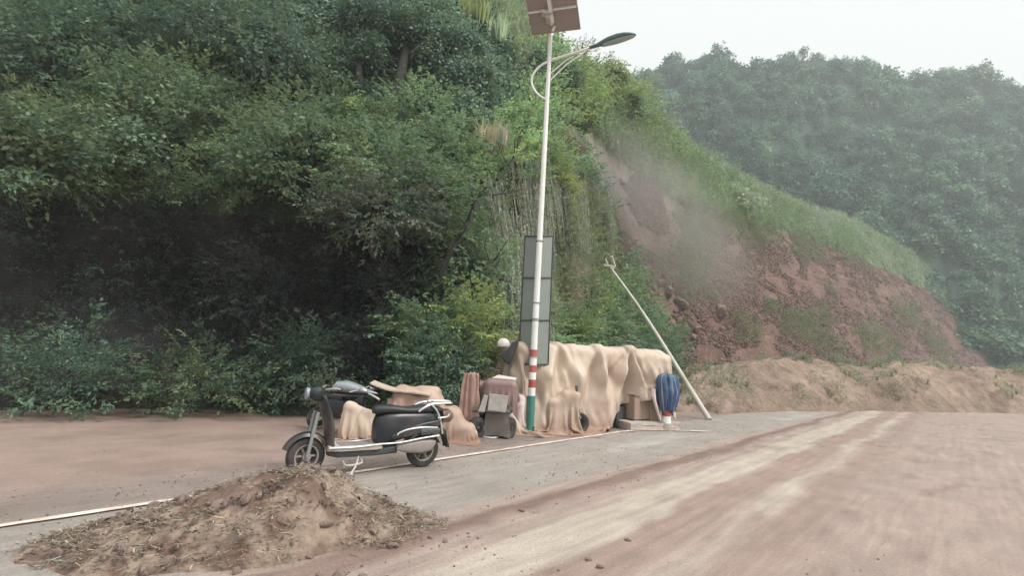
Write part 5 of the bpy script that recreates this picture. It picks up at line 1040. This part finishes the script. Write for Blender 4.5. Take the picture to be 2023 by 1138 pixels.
# ------------------------------------------------------------------ dirt heap on the near left
dc = (-1.62, 4.35); xs = np.linspace(-1.9, 1.25, 150); ys = np.linspace(-1.05, 1.1, 110); HX, HY = np.meshgrid(xs, ys, indexing='ij')
ridge = np.interp(HX, [-1.9, -1.3, -.8, -.4, -.05, .15, .35, .6, .95, 1.25], [0, .08, .28, .41, .49, .47, .29, .15, .05, 0]); ridge_y = .12+.22*HX
w_ = np.interp(HX, [-1.9, -1, 0, .7, 1.25], [.5, .85, .8, .55, .2]); prf = np.clip(1-((HY-ridge_y)/w_)**2, 0, 1)**.9
HZ = ridge*prf; rough = fbm(HX*3, HY*3, s=111, o=5); HZ = HZ+.17*rough*smooth(0, .08, HZ)+.075*np.abs(fbm(HX*11, HY*11, s=113))*smooth(0, .05, HZ)
HZ = np.where(prf*ridge <= .002, -.02, HZ)-.008
HC = lerp(np.array([.155, .105, .082]), np.array([.27, .205, .16]), smooth(.35, .6, fbm(HX*6, HY*6, s=115)+.5)); HC = HC*(1+.5*fbm(HX*20, HY*20, s=117))[..., None]
dm = np_mesh('dirt_heap', np.stack([HX+dc[0], HY+dc[1], HZ], -1).reshape(-1, 3), grid_quads(150, 110), attr_mat('heap_soil', .95, noise=.25, nscale=18, bump=.6, bscale=30, bdist=.04, spec=.2), col=HC.reshape(-1, 3), smooth=True)
tag(dm, 'heap of soil and straw piled on the road in the left foreground', 'dirt heap')
# straw and twig litter on and around the heap
Lt = Leaves(); PR['straw'] = []
for _ in range(5):
    p = Proto()
    for i in range(5):
        b = np.array([rr(-.06, .06), rr(-.06, .06), rr(0, .012)]); a = rr(0, 2*PI); ln = rr(.02, .07); d = np.array([math.cos(a), math.sin(a), rr(-.2, .35)]); s_ = np.array([-d[1], d[0], 0])*.0035; p.quad([b-s_, b+s_, b+d*ln+s_, b+d*ln-s_], rr(.4, 1.4))
    PR['straw'].append(p.done())
def hz(x, y):
    i = np.clip(((x-xs[0])/(xs[1]-xs[0])).round().astype(int), 0, 149); j = np.clip(((y-ys[0])/(ys[1]-ys[0])).round().astype(int), 0, 109); return HZ[i, j]
n_ = 2600; x = RNG.uniform(-1.8, 1.2, n_); y = RNG.uniform(-1, 1, n_); z = hz(x, y); k = (z > .01) & (fbm(x*3, y*3, s=119) > -.12); x, y, z = x[k], y[k], z[k]
Lt.add('straw', np.stack([x+dc[0], y+dc[1], z+.008], 1), (1, 0, 0), 1.0, lerp(np.array([.34, .28, .20]), np.array([.12, .09, .06]), RNG.uniform(0, 1, len(x))**1.5), yaw=3.1, tilt=.2)
n_ = 160; x = RNG.uniform(-1.6, .9, n_); y = RNG.uniform(-.9, .8, n_); z = hz(x, y); k = z > .01
PR['litter'] = [p_clump(5, .05, .05, .025) for _ in range(4)]
Lt.add('litter', np.stack([x[k]+dc[0], y[k]+dc[1], z[k]+.01], 1), (1, 0, 0), 1.0, np.array([.11, .085, .055]), yaw=3.1)
tag(Lt.build('straw_litter'), kind='stuff')
# clods, each a thing
cl_me = []
for i in range(5): b_ = rock_bm(1, 40+i); me = bpy.data.meshes.new('clod'); b_.to_mesh(me); b_.free(); me.polygons.foreach_set('use_smooth', [True]*len(me.polygons)); me.materials.append(M_rock); cl_me.append(me)
for i in range(46):
    x = rr(-1.5, 1.25); y = rr(-.95, .6); z = float(hz(np.array([x]), np.array([y]))[0])
    o = bpy.data.objects.new('soil_clod', cl_me[i % 5]); C.objects.link(o); s_ = rr(.018, .05); o.scale = (s_, s_, s_*.8); o.location = (x+dc[0], y+dc[1], max(z, .01)+s_*.25); o.rotation_euler = (rr(0, 3), rr(0, 3), rr(0, 6))
    tag(o, 'small reddish soil clod lying on the heap in the left foreground', 'clod', 'soil clods on the dirt heap')
for (x, y) in ((1162, 1114), (1185, 1129), (1030, 1015), (1240, 1075)):
    g = G(x, y); o = bpy.data.objects.new('pebble', cl_me[x % 5]); C.objects.link(o); o.scale = (.02,)*3; o.location = g+Vector((0, 0, .03)); tag(o, 'small dark pebble on the muddy road in the foreground', 'pebble', 'pebbles on the road')
# ------------------------------------------------------------------ haze and dust
def vol(name, dens, col, lo, hi):
    bm = bmesh.new(); bx(bm, ((lo[0]+hi[0])/2, (lo[1]+hi[1])/2, (lo[2]+hi[2])/2), (hi[0]-lo[0], hi[1]-lo[1], hi[2]-lo[2]))
    m = bpy.data.materials.new(name); m.use_nodes = True; t = m.node_tree; t.nodes.clear()
    o = t.nodes.new('ShaderNodeOutputMaterial'); v = t.nodes.new('ShaderNodeVolumePrincipled'); v.inputs['Density'].default_value = dens; v.inputs['Color'].default_value = (*col, 1)
    v.inputs['Anisotropy'].default_value = 0.2
    t.links.new(v.outputs[0], o.inputs['Volume']); return tag(obj(name, bm, m, smooth=False), kind='stuff')
vol('haze', 0.0014, (0.90, 0.98, 0.96), (-260, -30, -1.2), (330, 300, 130))

# dust drifting off the slide: a lumpy closed body of thin dust in front of the scar
def dust(name, c, r, dens, sd_):
    bm = bmesh.new(); bmesh.ops.create_icosphere(bm, subdivisions=4, radius=1)
    for v in bm.verts:
        q = v.co; v.co = Vector((q.x*r[0], q.y*r[1], q.z*r[2]))*(1+.8*float(fbm(q.x*1.6+sd_, q.y*1.6, q.z*1.6, s=sd_, o=3)))
    m = bpy.data.materials.new(name); m.use_nodes = True; t = m.node_tree; t.nodes.clear()
    o = t.nodes.new('ShaderNodeOutputMaterial'); vv = t.nodes.new('ShaderNodeVolumePrincipled'); vv.inputs['Color'].default_value = (.84, .79, .74, 1)
    co = t.nodes.new('ShaderNodeTexCoord'); n = t.nodes.new('ShaderNodeTexNoise'); n.inputs['Scale'].default_value = .22; n.inputs['Detail'].default_value = 3; t.links.new(co.outputs['Object'], n.inputs['Vector'])
    g = t.nodes.new('ShaderNodeVectorMath'); g.operation = 'DIVIDE'; g.inputs[1].default_value = r; t.links.new(co.outputs['Object'], g.inputs[0]); l = t.nodes.new('ShaderNodeVectorMath'); l.operation = 'LENGTH'; t.links.new(g.outputs[0], l.inputs[0])
    a = t.nodes.new('ShaderNodeMapRange'); a.inputs[1].default_value = .15; a.inputs[2].default_value = 1.0; a.inputs[3].default_value = 1; a.inputs[4].default_value = 0; t.links.new(l.outputs['Value'], a.inputs[0])
    b = t.nodes.new('ShaderNodeMapRange'); b.inputs[1].default_value = .35; b.inputs[2].default_value = .65; b.inputs[3].default_value = 0.15; b.inputs[4].default_value = dens; t.links.new(n.outputs['Fac'], b.inputs[0]); b.inputs[3].default_value = dens*.15
    mu_ = t.nodes.new('ShaderNodeMath'); mu_.operation = 'MULTIPLY'; t.links.new(a.outputs[0], mu_.inputs[0]); t.links.new(b.outputs[0], mu_.inputs[1]); t.links.new(mu_.outputs[0], vv.inputs['Density'])
    t.links.new(vv.outputs[0], o.inputs['Volume']); ob = obj(name, bm, m); ob.location = c; ob.rotation_euler = (0, math.radians(38), 0); return tag(ob, kind='stuff')
dp = hit(1235, 390, 3.2); dust('dust_cloud', dp, (9.5, 3.0, 4.2), .5, 7)
